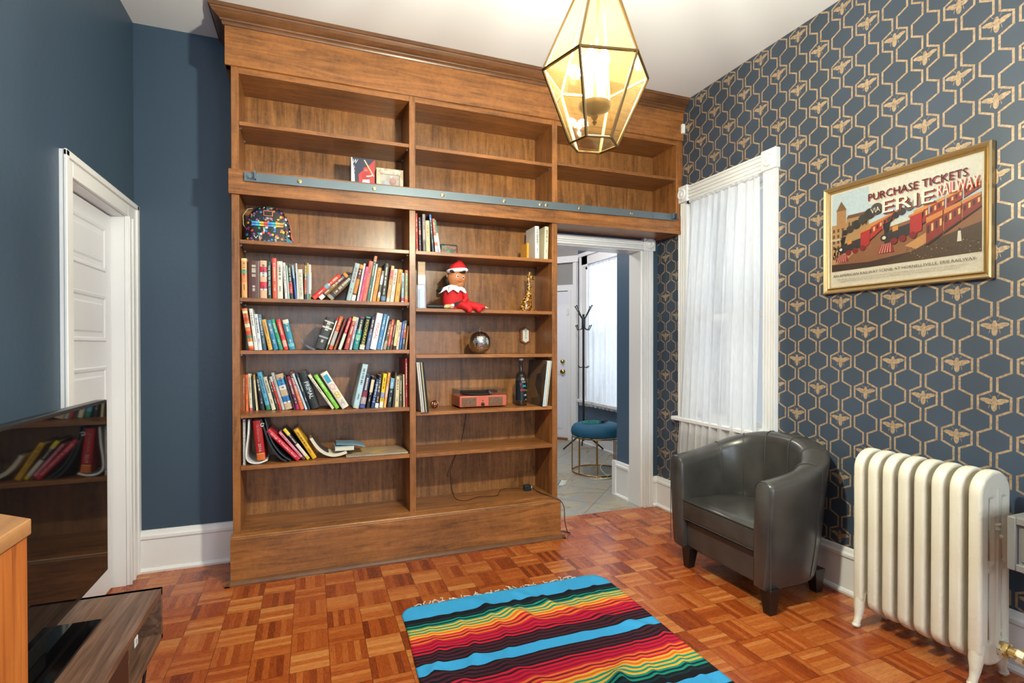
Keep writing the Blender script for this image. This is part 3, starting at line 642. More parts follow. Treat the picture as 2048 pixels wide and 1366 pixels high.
(-0.5700,0.106,0.0231,0.2330,-0.2783,'d06a48',[(0.55, 0.85, 'b85a58'), (0.85, 1, '5a3034')],'','',"coral orange book with a dark top"),
(-0.5430,0.099,0.0114,0.2261,-0.3287,'b9cfdf',[],'','',"slim pale blue and white book"),
(-0.5290,0.095,0.0152,0.2217,-0.3118,'1f2f44',[],'','',"dark navy paperback"),
(-0.5090,0.090,0.0474,0.2321,-0.3245,'16191b',[(0.45, 0.75, '26323a')],'PRIMAL','cfdbe2',"very thick black hardback with silver title"),
(-0.3940,0.062,0.0150,0.2455,-0.5824,'d6ceb8',[],'','',"cream paperback leaning steeply left"),
(-0.3720,0.056,0.0221,0.2362,-0.5528,'72bf36',[],'','',"bright lime green paperback"),
(-0.3350,0.045,0.0413,0.2461,-0.5328,'d9d3ca',[],'1Q84','d8b83a',"thick white book with pastel characters 1Q84"),
(-0.2430,0.045,0.0323,0.2713,0.2136,'aecad8',[(0, 0.06, 'b9c4b0')],'','',"tallest pale blue grey book leaning right"),
(-0.2070,0.045,0.0305,0.2059,0.1853,'252c52',[(0, 0.1, '4a50a0'), (0.12, 0.32, 'a89aa0'), (0.32, 0.5, '7a2a40')],'','',"navy paperback with red and white glow"),
(-0.1790,0.045,0.0187,0.1938,0.1835,'1c1a1c',[(0.5, 0.9, 'cfc6a8')],'','',"black paperback with cream vertical title"),
(-0.1520,0.045,0.0177,0.1758,0.1908,'24467c',[(0.2, 0.22, 'a9c0d0'), (0.4, 0.42, 'a9c0d0'), (0.6, 0.62, 'a9c0d0'), (0.8, 0.82, 'a9c0d0')],'','',"blue book with thin silver cross bands"),
(-0.1260,0.045,0.0208,0.2000,0.1286,'2b2430',[(0, 0.14, 'dedede')],'','',"dark plum library book with a white label"),
(-0.0990,0.045,0.0218,0.2089,0.1279,'e8c21c',[(0, 0.17, 'dfe0d0'), (0.28, 0.44, '8f96c0')],'','',"bright yellow paperback with a lilac block"),
(-0.0810,0.045,0.0139,0.2141,0.1393,'e6a65c',[(0.3, 0.62, 'e0b8a8')],'','',"peach orange slim paperback"),
(-0.0490,0.045,0.0228,0.1785,0.1271,'20333f',[(0.65, 1, '6fa3c4')],'','',"dark book with a light blue top"),
(-0.0310,0.045,0.0090,0.2150,0.0835,'4c453c',[],'','',"thin dark olive booklet"),
(-0.0030,0.045,0.0230,0.1901,0.0471,'d3c29c',[],'','',"tan cream book with a ribbed spine"),
(0.0180,0.045,0.0170,0.1928,0.0104,'5a5646',[],'','',"dark khaki book near the right end"),
(0.0270,0.045,0.0080,0.2010,-0.0099,'d9c8a0',[],'','',"thin cream book left of the tall red one"),
(0.0390,0.045,0.0150,0.3020,-0.0033,'98222a',[],'','',"tallest thin dark red book against the right upright"),
]),
('R',1.888,"on the right bay's top shelf",[
(0.1050,0.025,0.0120,0.2370,-0.0169,'b82a2a',[(0, 0.06, 'c9a08c')],'','',"red book at the left end"),
(0.1230,0.025,0.0150,0.2140,-0.0187,'3a2f38',[(0.5, 0.62, 'a06a40')],'','',"dark mottled book right of the red one"),
(0.1480,0.025,0.0180,0.2360,-0.0169,'a5979a',[(0, 0.3, '6a6460')],'','',"grey pink book with a worn spine"),
(0.1690,0.025,0.0250,0.1981,-0.0252,'dccb92',[],'','',"plain pale yellow book"),
(0.2070,0.025,0.0130,0.2378,-0.0842,'26364c',[(0.85, 1, '4a78c0')],'','',"navy slim book leaning left"),
(0.2270,0.025,0.0179,0.2141,-0.1029,'d0583e',[(0, 0.2, 'ddd4cc'), (0.3, 0.5, 'd8ccc0')],'','',"coral and white slim book leaning left"),
(0.2480,0.025,0.0138,0.2083,-0.1494,'c4d2d8',[(0.6, 1, '2f8a78')],'','',"white blue and green thin book leaning left"),
(0.9150,0.025,0.0300,0.2230,-0.0045,'d6d3d2',[],'','',"white book behind the small orange one"),
(1.0100,0.025,0.0280,0.2253,0.0265,'d8cfb0',[],'','',"cream book at the right end"),
]),
]
GRP = {'A': 'books on the upper book shelf', 'B': 'books on the middle book shelf', 'C': 'books on the lower book shelf', 'R': 'books on the top shelf of the right bay'}
SQ = {('C', 20): [('1', '2a93b8', .2, .72, .93, 1), ('Q', 'e09a9a', .12, .5, .68, 1), ('8', 'd8b020', .16, .28, .46, 1), ('4', 'a8a4a0', .2, .07, .24, 1)],
      ('A', 17 - 1): [('M', 'e8e0e0', .3, .74, .84, 0)]}
for key, z, ph, L in ROWS:
    for i, (x, y, t, h, th, col, bands, text, tcol, desc) in enumerate(L):
        tx = SQ.get((key, i), ())
        if text == '1Q84': text = ''
        book(x, y, z, t, h, th, col, bands, text, tcol, desc + ' ' + ph, group=GRP[key], texts=tx)
book(-.521, .06, 1.567, .015, .204, 0, '8a6a50', [(.3, .8, 'c8bcb0'), (0, .1, '4a2a20')], '', '', 'brown and white mottled book just left of the toppled pile', group=GRP['A'])
book(-.487, .03, 1.567, .027, .205, .80, 'cf2f26', [(.45, .6, '7f9fb4'), (.75, .9, 'd8542a')], '', '', "fallen bright red book, upper one of the toppled pile on the upper book shelf", group=GRP['A'])
book(-.452, .034, 1.567, .032, .215, .80, '4a1a1c', [(0, .14, 'e0ddd8'), (.2, .6, '7a5a24'), (.92, 1, 'd88a1e')], '', '', "fallen maroon library book with a white label in the toppled pile", group=GRP['A'])
book(-.392, .038, 1.567, .042, .19, .76, '241a1c', [(.0, .1, '9a9284'), (.2, .7, '5a4020')], '', '', "fallen thick black book with gold lettering, lowest of the toppled pile", group=GRP['A'])
def sheet(pts, w, y0, y1, mat, m=None):
    """a bent board: 2D path in xz of thickness w, running from y0 to y1"""
    m = m or mb(); n = len(pts); L, Rr = [], []
    for i, p in enumerate(pts):
        a = Vector(pts[max(i - 1, 0)]); b = Vector(pts[min(i + 1, n - 1)]); d = (b - a).normalized(); q = Vector((-d.y, d.x)) * w / 2
        L.append((p[0] + q.x, p[1] + q.y)); Rr.append((p[0] - q.x, p[1] - q.y))
    rings = [[(L[i][0], y0, L[i][1]), (L[i][0], y1, L[i][1]), (Rr[i][0], y1, Rr[i][1]), (Rr[i][0], y0, Rr[i][1])] for i in range(n)]
    return m.rings(rings, mat)
def curve(pts, k=6):
    out = []
    P = [pts[0]] + list(pts) + [pts[-1]]
    for i in range(1, len(P) - 2):
        for j in range(k):
            t = j / k; p0, p1, p2, p3 = P[i - 1], P[i], P[i + 1], P[i + 2]
            out.append(tuple(.5 * ((2 * b) + (-a + c) * t + (2 * a - 5 * b + 4 * c - d) * t * t + (-a + 3 * b - 3 * c + d) * t ** 3) for a, b, c, d in zip(p0, p1, p2, p3)))
    out.append(tuple(pts[-1])); return out
# middle sheets booklets slumped on the middle shelf
for k, (c, lab) in enumerate((('8a6a50', 'thin brown booklet slumped beside the teal blue paperback'), ('3f78b0', 'thin blue booklet slumped left of the bare gap on the middle book shelf'))):
    m = sheet(curve([(-.578 + k * .014, 1.36 - k * .018), (-.555 + k * .012, 1.32 - k * .012), (-.520 + k * .008, 1.286 + k * .004), (-.494 + k * .008, 1.2765)]), .004, .03, .16, plain(c, .5)); tag(obj('booklet', m, smooth=True), lab, 'booklet', GRP['B'])
# lowest shelf of the left bay
z0 = .628; GD = 'things on the lowest shelf of the left bay'
nb = thing('spiral_notebook', 'white spiral notebook standing against the left upright on the lowest filled shelf', 'notebook', (-.868, .03, z0))
obj('cover', one('box', -.870, -.858, .04, .25, z0, .885, plain('dcdad6', .5)), nb)
m = mb()
for k in range(32): zz = z0 + .006 + k * .0078; m.tube([(-.872, .042, zz), (-.868, .034, zz), (-.860, .034, zz), (-.856, .042, zz)], .0012, plain('cfd2d6', .25, 1), 5)
obj('wire_binding', m, nb)
m = sheet(curve([(-.838, .884), (-.842, .80), (-.851, .72), (-.850, .665), (-.826, .640), (-.785, .636), (-.745, .650)]), .009, .03, .235, plain('d5d5d2', .35)); mg = obj('magazine', m, smooth=True)
tag(mg, 'white floppy magazine curling under the thick red book', 'magazine')
book(-.797, .03, .648, .043, .228, -.10, 'a01418', [(0, .16, 'c8642a'), (.16, .175, 'c8b070')], '', '', 'very thick glossy red book marked 2016 standing in the curled magazine', texts=[('2016', 'c8b8b0', .33, .22, .42, 0), ('The Writers Server', 'b88078', .36, .46, .9, 0)])
fd = thing('folder', 'black floppy binder folder sagging right of the thick red book', 'folder', (-.7, .1, z0))
m = sheet(curve([(-.778, .884), (-.758, .82), (-.738, .755), (-.705, .69), (-.672, .650), (-.645, .634)]), .010, .03, .26, plain('22282c', .4)); obj('front_board', m, fd, smooth=True)
m = sheet(curve([(-.755, .886), (-.742, .82), (-.724, .76), (-.69, .70), (-.655, .66), (-.622, .636)]), .007, .03, .26, plain('2c3338', .4)); obj('back_board', m, fd, smooth=True)
m = mb(); m.text('G', (-.783, .024, .846), (.9, 0, -.4), (.4, 0, .9), plain('e8e8e8', .4), .018, .022); obj('emblem', m, fd)
book(-.590, .03, .6285, .025, .243, -.727, 'c01c34', [], 'Strings  A Travellers Road', 'e8d8d8', 'crimson book leaning steeply, first right of the black binder', depth=.2, group=GD)
book(-.556, .045, .6285, .013, .213, -.664, 'cf8498', [(0, .1, '5a2030')], '', '', 'pink paperback leaning on the crimson book', depth=.17, group=GD)
book(-.533, .05, .6285, .018, .226, -.623, '1d1c20', [(.0, .1, 'd8c020'), (.1, .5, 'd8d0c0'), (.8, 1, 'e0c81c')], '', '', 'black white and yellow paperback leaning between the pink and the floppy yellow one', depth=.17, group=GD)
book(-.503, .05, .6285, .024, .205, -.53, 'd8a414', [], '', '', 'floppy yellow paperback, last of the steeply leaning books', depth=.2, group=GD)
pb = thing('paperback', 'dark covered limp paperback fallen open right of the floppy yellow one', 'book', (-.42, .1, z0), GD)
PTH = curve([(-.512, .755), (-.478, .70), (-.44, .664), (-.395, .646), (-.35, .648), (-.312, .66)])
obj('pages', sheet(PTH, .018, .05, .19, PAGE), pb, smooth=True)
m = sheet([(x + .004, z + .011) for x, z in PTH[:16]], .002, .049, .192, plain('3c3836', .4)); obj('cover', m, pb, smooth=True)
sb = thing('small_book', 'small white paged book lying on the end of the limp paperback', 'book', (-.32, .1, .664), GD)
obj('pages', one('box', -.378, -.27, .045, .20, .672, .692, PAGE), sb); m = mb(); m.box(-.38, -.268, .044, .202, .692, .6945, plain('9ab4c0', .4)).box(-.38, -.268, .044, .202, .6695, .672, plain('9ab4c0', .4)); obj('cover', m, sb)
m = sheet(curve([(-.37, .708), (-.33, .704), (-.27, .7), (-.22, .688), (-.205, .680)]), .006, .06, .2, plain('6f93a8', .35)); tag(obj('booklet', m, smooth=True), 'glossy blue grey booklet on top of the small white book', 'booklet', GD)
sn = thing('sketchbook', 'tan and yellow spiral sketchbook lying flat at the right end of the lowest filled shelf', 'notebook', (-.13, .1, z0))
NN = vor('sketchbook_cover', ['a58c70', 'b39a7c', 'c9a83c', 'a8917a'], 14, .4)
obj('cover', one('box', -.318, .05, .016, .255, z0, .641, NN), sn, bevel=.002)
m = mb()
for k in range(60): xx = -.315 + k * .00615; m.tube([(xx, .022, .6425), (xx, .012, .643), (xx, .007, .636), (xx, .010, .6295), (xx, .02, .629)], .0011, plain('c4c6c8', .25, 1), 5)
obj('wire_binding', m, sn)
# ---------------------------------------------------------------- boxes and backpack of the left bay
b1 = thing('bobblehead_box', 'red and navy upright toy box printed BOBBLEHEAD above the steel rail', 'box', (-.21, .08, 2.257))
obj('carton', one('box', -.283, -.145, .03, .14, 2.257, 2.429, plain('1e2340', .4)), b1, bevel=.001)
m = mb(); y = .0295; RD = plain('c42a30', .4); WH = plain('e4e2e2', .4)
m.add([(-.236, y, 2.257), (-.1455, y, 2.257), (-.1455, y, 2.428), (-.168, y, 2.40), (-.24, y, 2.33)], [(0, 1, 2, 3, 4)], RD)
m.add([(-.2825, y, 2.257), (-.262, y, 2.257), (-.262, y, 2.3), (-.276, y, 2.428), (-.2825, y, 2.428)], [(0, 1, 2, 3, 4)], WH)
y = .029; m.ball((-.198, y, 2.365), .014, RD, 10, (1, .02, .9)); m.ball((-.197, y - .0002, 2.357), .010, plain('9a6a50', .5), 10, (1, .02, 1))
m.ball((-.195, y - .0004, 2.325), .026, plain('a82228', .5), 12, (1, .02, 1)); m.add([(-.225, y - .0006, 2.257), (-.17, y - .0006, 2.257), (-.178, y - .0006, 2.305), (-.215, y - .0006, 2.30)], [(0, 1, 2, 3)], WH)
m.add([(-.152, y - .001, 2.322), (-.149, y - .001, 2.328), (-.203, y - .001, 2.42), (-.21, y - .001, 2.418)], [(0, 1, 2, 3)], plain('d8c098', .5))
m.tube([(-.195, y - .001, 2.32), (-.17, y - .002, 2.325), (-.156, y - .002, 2.334)], .006, plain('b9b2b0', .5), 6)
obj('printed_front', m, b1)
m = mb(); m.text('BOBBLEHEAD', (-.262, .0285, 2.262), (0, 0, 1), (-1, 0, 0), WH, .118, .016); m.text('W', (-.277, .0284, 2.392), (1, 0, 0), (0, 0, 1), WH, .027, .026, .3); obj('lettering', m, b1)
b2 = thing('figure_box', 'smaller cream window box with a toy inside, right of the upright toy box', 'box', (-.055, .08, 2.257))
CR = vor('printed_cream_card', ['b9a890', 'c8b8a0', 'a8907a'], 40, .5)
m = mb(); m.box(-.135, .027, .05, .13, 2.257, 2.385, CR).box(-.135, -.112, .035, .05, 2.257, 2.385, CR).box(.006, .027, .035, .05, 2.257, 2.385, CR).box(-.112, .006, .035, .05, 2.352, 2.385, CR).box(-.112, .006, .035, .05, 2.257, 2.268, CR); obj('carton', m, b2)
obj('window', one('box', -.112, .006, .037, .038, 2.268, 2.352, PLASTIC), b2)
m = mb(); m.ball((-.035, .048, 2.315), .022, plain('b0584a', .5), 12, (1, .5, 1)); m.ball((-.075, .048, 2.295), .024, plain('a8b0bc', .4), 12, (1, .4, 1)); m.ball((-.015, .048, 2.282), .012, plain('c0783c', .5)); m.ball((-.045, .046, 2.338), .008, plain('e0ddd8', .5)); obj('toy', m, b2, smooth=True)
m = mb(); m.text('CHASE UTLEY', (-.108, .0345, 2.358), (1, 0, 0), (0, 0, 1), WH, .11, .017); obj('lettering', m, b2)
bp_ = thing('backpack', 'small black domed backpack covered in rainbow print beside the left upright', 'backpack', (-.735, .11, 1.888))
CONF = vor('rainbow_confetti_cloth', ['1a1c24', 'd23a3a', '14161c', '2a7fc0', '16181e', 'e0dcdc', '1c1e26', 'e0b030', '14161c', '2f9a80', '2a2c40', '8a4a9a', '14161c', 'd8703a'], 70, .5, 0, (1, 1, 1), '15171d', .5)
def dome(w, h, p=2.4, n=22): return [(w * math.copysign(abs(math.cos(a)) ** (2 / p), math.cos(a)), h * abs(math.sin(a)) ** (2 / p)) for a in [math.pi * i / n for i in range(n + 1)]]
def pillow(m, cx, y0, y1, zb, w, h, mat, p=2.4, r=.02):
    R = []
    for y, k in ((y0, .82), (y0 + r * .3, .94), (y0 + r, 1), (y1 - r, 1), (y1 - r * .3, .95), (y1, .85)):
        R.append([(cx + a * k, y, zb + (b if b == 0 else b * (1 - (1 - k) * .6))) for a, b in dome(w, h, p)])
    m.rings(R, mat)
m = mb(); pillow(m, -.738, .06, .17, 1.889, .122, .213, CONF, 2.7); obj('body', m, bp_, smooth=True)
m = mb(); pillow(m, -.738, .038, .07, 1.889, .098, .105, CONF, 6, .012); obj('front_pocket', m, bp_, smooth=True)
RAIN = ['2c7fd0', '28b0c8', 'e0b030', 'd84a4a', '2c7fd0', '28b0c8', 'e8b850', 'e09a50']
m = mb()
for k in range(8):
    for zz, hh in ((1.978, .010), (1.992, .011)): m.box(-.820 + k * .0205, -.7995 + k * .0205, .034, .045, zz, zz + hh, plain(RAIN[k], .5))
m.box(-.82, -.656, .033, .04, 1.988, 1.991, plain('1a1a1a', .4)); obj('zip_band', m, bp_)
m = mb(); EDGE = plain('d87a5a', .5); m.box(-.762, -.712, .050, .062, 2.040, 2.072, EDGE).box(-.758, -.716, .048, .052, 2.044, 2.068, plain('14151a', .4)); obj('badge', m, bp_, bevel=.002)
m = mb(); WT = plain('e8e8e8', .5)
m.text('VE', (-.812, .0365, 1.906), (1, 0, 0), (0, 0, 1), plain('b8c4c8', .5), .045, .018); m.text('LOVE', (-.762, .0365, 1.972), (0, 0, -1), (1, 0, 0), WT, .03, .008)
m.text('LIEB', (-.762, .0575, 2.022), (1, 0, 0), (0, 0, 1), plain('3a8ad0', .5), .04, .014); m.text('LOVE', (-.70, .0365, 1.925), (0, 0, -1), (1, 0, 0), WT, .032, .009)
m.text('LOVE', (-.744, .0535, 2.08), (1, 0, 0), (0, 0, 1), plain('35a090', .5), .028, .009); obj('lettering', m, bp_)
m = mb(); m.tube([(-.845, .11, 1.95), (-.868, .09, 1.99), (-.868, .08, 2.04), (-.845, .08, 2.078), (-.82, .09, 2.086)], .002, plain('b8a888', .4), 6)
m.tube([(-.64, .12, 2.05), (-.622, .1, 1.99), (-.618, .08, 1.94), (-.605, .05, 1.905), (-.595, .03, 1.892)], .0055, plain('c86a5a', .5), 6); obj('strap', m, bp_, smooth=True)
m = mb(); m.add([(-.66, .06, 1.889), (-.603, .02, 1.889), (-.598, .03, 1.889), (-.622, .07, 1.915), (-.645, .055, 1.93)], [(0, 1, 2), (0, 2, 3), (0, 3, 4), (0, 4, 1), (4, 3, 2), (4, 2, 1)], plain('58a8c8', .5)); obj('bow', m, bp_)
# ---------------------------------------------------------------- right bay things
m = mb(); R = []
TIN = vor('painted_green_tin', ['26382f', '2f4a3c', '1f2c28', '4a6650', '3a4a3a', '8a3a30'], 55, .35, .2)
t_ = thing('tin_case', 'dark green patterned tin case standing behind the leaning books on the right top shelf', 'tin', (.34, .14, 1.888))
obj('case', one('box', .278, .399, .12, .15, 1.889, 1.966, TIN), t_, bevel=.012, seg=4)
m = mb(); m.tube([(.30, .119, 1.93), (.315, .119, 1.945), (.328, .119, 1.95), (.315, .119, 1.935), (.305, .119, 1.91)], .0018, plain('c03a30', .4), 6); obj('red_scroll', m, t_)
ob = thing('orange_book', 'small orange yellow book standing in front of the white pair at the right end', 'book', (.875, .05, 1.888), 'books on the top shelf of the right bay')
m = mb(); m.box(.850, .852, .022, .13, 1.8885, 1.99, plain('d8901c', .4)).box(.864, .866, .022, .13, 1.8885, 1.99, plain('d8901c', .4)).box(.850, .866, .020, .022, 1.8885, 1.99, plain('d8901c', .4)); obj('cover', m, ob); obj('pages', one('box', .852, .864, .022, .128, 1.889, 1.988, PAGE), ob)
ob2 = book(.990, .04, 1.888, .026, .218, .0, 'd0cfcd', [], '', '', 'white book with grey edges between the pink titled and the cream one', group=GRP['R'])
tm = thing('gift_tube', 'tall clear plastic box with cream card inside at the left end of the doll shelf', 'box', (.143, .08, 1.533))
m = mb(); m.box(.118, .170, .05, .102, 1.5335, 1.832, PLASTIC); obj('clear_sleeve', m, tm, bevel=.002)
m = mb(); m.box(.122, .166, .054, .098, 1.69, 1.828, plain('d8b48a', .5)).box(.135, .153, .066, .086, 1.5345, 1.66, plain('7a94a8', .3)); obj('card_insert', m, tm)
cs = thing('carved_stick', 'black and cream carved stick lying along the shelf behind the red doll', 'ornament', (.38, .09, 1.533))
BKW = vor('black_woven_surface', ['171513', '2a2520', '100f0e'], 120, .5); CRM = vor('cream_pattern', ['d8c890', 'c8a868', 'e0d8b0', 'b8784a'], 90, .5)
m = mb(); m.tube([(.175, .04, 1.548), (.20, .04, 1.548), (.25, .04, 1.548), (.292, .04, 1.548)], [.012, .014, .0135, .012], BKW, 12); m.tube([(.345, .09, 1.548), (.45, .10, 1.553), (.56, .115, 1.556)], [.011, .009, .008], BKW, 10); obj('handle', m, cs, smooth=True)
m = mb(); m.tube([(.285, .035, 1.549), (.30, .03, 1.549), (.325, .025, 1.549), (.345, .025, 1.549)], [.010, .0145, .0145, .010], CRM, 12); m.tube([(.558, .115, 1.556), (.568, .117, 1.556), (.588, .12, 1.556), (.612, .123, 1.554)], [.006, .011, .008, .001], plain('d8d0a0', .5), 10); obj('tip', m, cs, smooth=True, label='cream patterned end')
# red doll
RED = plain('c4141c', .75, 0, .1, 60, .1); WHT = plain('e2e2e6', .8, 0, .05); SKN = plain('c27c4c', .6, 0, .06); BLK = plain('17130f', .7)
dl = thing('plush_doll', 'seated red plush doll with white pointed collar and red white brimmed hat', 'doll', (.37, .06, 1.533))
m = mb(); R = []
for z, rx, ry, cx in ((1.535, .060, .04, .355), (1.56, .074, .045, .356), (1.60, .075, .045, .355), (1.64, .068, .042, .352), (1.665, .05, .034, .35), (1.685, .024, .02, .356), (1.70, .02, .018, .36)):
    R.append([(cx + rx * math.cos(a), .06 + ry * math.sin(a), z) for a in [2 * math.pi * i / 20 for i in range(20)]])
m.rings(R, RED); obj('torso', m, dl, smooth=True)
m = mb(); m.ball((.372, .052, 1.736), .060, SKN, 24, (1.02, .85, .98), 16); m.ball((.381, .043, 1.702), .038, SKN, 16, (1, .8, .8)); m.ball((.312, .06, 1.748), .013, SKN, 10, (.6, .8, 1.2)); obj('head', m, dl, smooth=True)
m = mb(); m.ball((.366, .068, 1.745), .058, BLK, 20, (1.04, .8, 1.0)); m.ball((.312, .065, 1.715), .02, BLK, 10, (.8, 1, 1.3)); m.ball((.335, .010, 1.774), .017, BLK, 10, (1.2, .5, .6)); m.ball((.397, .006, 1.775), .018, BLK, 10, (1.3, .5, .75)); obj('hair', m, dl, smooth=True)
m = mb()
R = [[(.376 + r * math.cos(a), .055 + r * .85 * math.sin(a), z + .016 * (-math.cos(a) * -.5)) for a in [2 * math.pi * i / 20 for i in range(20)]] for r, z in ((.060, 1.79), (.054, 1.81), (.04, 1.828), (.02, 1.842), (.002, 1.845))]
m.rings(R, RED); m.tube([(.40, .07, 1.835), (.43, .10, 1.81), (.442, .11, 1.775)], [.02, .015, .006], RED, 10); obj('hat', m, dl, smooth=True)
m = mb(); m.tube([(.376 + .058 * math.cos(a), .055 + .05 * math.sin(a), 1.783 + .006 * math.cos(a)) for a in [2 * math.pi * i / 24 for i in range(25)]], .014, WHT, 10); obj('hat_brim', m, dl, smooth=True)
m = mb(); vs = []; n = 18
for i in range(2 * n + 1):
    a = 2 * math.pi * i / (2 * n); r = .096 if i % 4 == 0 else (.07 if i % 2 == 0 else .08); z = 1.636 if i % 4 == 0 else (1.658 if i % 2 == 0 else 1.648)
    vs += [(.357 + .028 * math.cos(a), .058 + .022 * math.sin(a), 1.693), (.352 + r * .78 * math.cos(a), .058 + r * .62 * math.sin(a), 1.672), (.350 + r * math.cos(a), .058 + r * .72 * math.sin(a), z)]
fs = []
for i in range(2 * n): b = 3 * i; fs += [(b, b + 3, b + 4, b + 1), (b + 1, b + 4, b + 5, b + 2)]
m.add(vs, fs, WHT); o = obj('collar', m, dl); q = o.modifiers.new('s', 'SOLIDIFY'); q.thickness = .004
m = mb()
for cx, cz in ((.364, 1.742), (.404, 1.736)):
    m.ball((cx, .003 if cx < .4 else .010, cz), .010, WT, 12, (.8, .3, 1.1)); m.ball((cx + .001, .000 if cx < .4 else .007, cz), .0065, plain('20304a', .3), 10, (.8, .3, 1))
m.tube([(.364, .004, 1.713), (.376, .001, 1.707), (.390, .005, 1.712)], .0014, plain('7a2a24', .5), 6); m.ball((.386, .000, 1.726), .005, SKN, 8); obj('face', m, dl, smooth=True, label='eyes and smile')
m = mb(); m.tube([(.38, .03, 1.556), (.40, .0, 1.556), (.43, -.022, 1.54), (.44, -.032, 1.52)], [.026, .026, .024, .016], RED, 12); m.ball((.432, -.034, 1.522), .016, RED, 10); obj('leg', m, dl, smooth=True)
m = mb(); m.tube([(.40, .04, 1.56), (.45, .01, 1.56), (.50, -.018, 1.545), (.54, -.02, 1.548)], [.026, .027, .026, .012], RED, 12); m.ball((.497, -.026, 1.53), .02, RED, 10); obj('leg', m, dl, smooth=True)
m = mb(); m.tube([(.285, .05, 1.655), (.262, .06, 1.66), (.243, .07, 1.648)], [.014, .014, .008], BLK, 8); obj('arm', m, dl, smooth=True)
m = mb(); m.tube([(.42, .04, 1.63), (.425, .015, 1.60), (.40, .004, 1.575)], [.02, .018, .014], RED, 10); obj('arm', m, dl, smooth=True)
m = mb(); m.add([(.345, .008, 1.553), (.405, .004, 1.57), (.405, .004, 1.592), (.345, .008, 1.573)], [(0, 1, 2, 3)], BLK); o = obj('belt', m, dl); q = o.modifiers.new('s', 'SOLIDIFY'); q.thickness = .006
m = mb(); m.ball((.335, .012, 1.556), .013, WHT, 10, (1, .6, .8)); obj('mitten', m, dl, smooth=True)
# giraffe
GI = vor('mosaic_gold_brown', ['8a5a20', 'c8963c', '4a2a14', 'd8b468', '6a3c18', 'a86a20', '2a1a10'], 110, .22, .0)
gf = tag(obj('giraffe_figurine', MB().tube([(.888, .13, 1.534), (.888, .13, 1.56), (.893, .13, 1.60), (.903, .13, 1.635), (.912, .13, 1.67), (.912, .13, 1.72), (.910, .13, 1.765), (.911, .13, 1.785)], [.042, .045, .038, .026, .017, .0135, .0135, .012], GI, 18)
    .tube([(.900, .13, 1.792), (.912, .128, 1.784), (.928, .125, 1.775), (.944, .122, 1.765), (.95, .121, 1.762)], [.008, .016, .013, .0095, .005], GI, 12)
    .tube([(.908, .12, 1.795), (.912, .12, 1.812)], [.004, .005], GI, 6).tube([(.918, .135, 1.793), (.928, .137, 1.810)], [.004, .005], GI, 6).tube([(.905, .135, 1.795), (.893, .14, 1.808)], [.006, .003], GI, 6)
    .ball((.925, .10, 1.543), .016, GI, 12, (1.2, 1.4, .6)).ball((.885, .09, 1.542), .014, GI, 12, (1.2, 1.3, .6)).ball((.948, .11, 1.543), .012, GI, 12, (1.2, 1, .8)), smooth=True),
    'gold and brown mosaic giraffe figurine sitting on the doll shelf', 'figurine')
# mirror ball
mbz = thing('mirror_ball', 'silver mirrored disco ball standing on the shelf below the doll', 'mirror ball', (.549, .12, 1.243))
m = mb(); MIR = plain('f0f2ee', .22, 1, .02); r = .076; cx, cy, cz = .549, .12, 1.243 + .0765; rows = 22
for j in range(rows):
    t0, t1 = math.pi * j / rows - math.pi / 2, math.pi * (j + 1) / rows - math.pi / 2; tm_ = (t0 + t1) / 2; n = max(4, int(2 * math.pi * r * math.cos(tm_) / (math.pi * r / rows)))
    for i in range(n):
        a0, a1 = 2 * math.pi * (i + .09) / n, 2 * math.pi * (i + .91) / n; g0, g1 = t0 + .013, t1 - .013
        jx, jz = random.uniform(-.05, .05), random.uniform(-.05, .05); q0 = .001
        m.add([(cx + (r + w_) * math.cos(g) * math.cos(a), cy + (r + w_) * math.cos(g) * math.sin(a), cz + (r + w_) * math.sin(g)) for g, a, w_ in ((g0, a0, jx * .01), (g0, a1, jz * .01), (g1, a1, -jx * .01), (g1, a0, -jz * .01))], [(0, 1, 2), (0, 2, 3)] if 0 else [(0, 1, 2, 3)], MIR)
obj('mirror_tiles', m, mbz); obj('core', one('ball', (cx, cy, cz), r * .97, plain('33352f', .6), 32), mbz, smooth=True)
m = mb(); m.tube([(cx, cy, cz + r - .003), (cx + .001, cy, cz + r + .006)], .006, PIN, 8); m.tube([(cx, cy, cz + r + .006), (cx - .006, cy, cz + r + .014), (cx + .002, cy, cz + r + .02), (cx + .008, cy, cz + r + .026)], .001, PIN, 6); obj('hanging_ring', m, mbz)
hp = thing('wall_plaque', 'small elongated hexagonal wooden plaque with white centre on the bookcase back', 'plaque', (.944, .285, 1.372))
hexp = [(.944, 1.433), (.982, 1.415), (.982, 1.328), (.944, 1.312), (.906, 1.328), (.906, 1.415)]
obj('wood_frame', one('prism', hexp, .272, .2945, 'y', plain('8a4a20', .35)), hp, bevel=.002)
obj('white_face', one('prism', [(.944 + (x - .944) * .62, 1.372 + (z - 1.372) * .86) for x, z in hexp], .266, .2725, 'y', plain('d8dcd0', .25)), hp, bevel=.001)
m = mb()
for k, zz in enumerate((1.40, 1.385, 1.37, 1.355)): m.ball((.944, .265, zz), .004, plain(('2a2a2a', '8a5a30', '8a7a40', '5a4a30')[k], .4), 8, (1, .3, 1))
obj('buttons', m, hp)
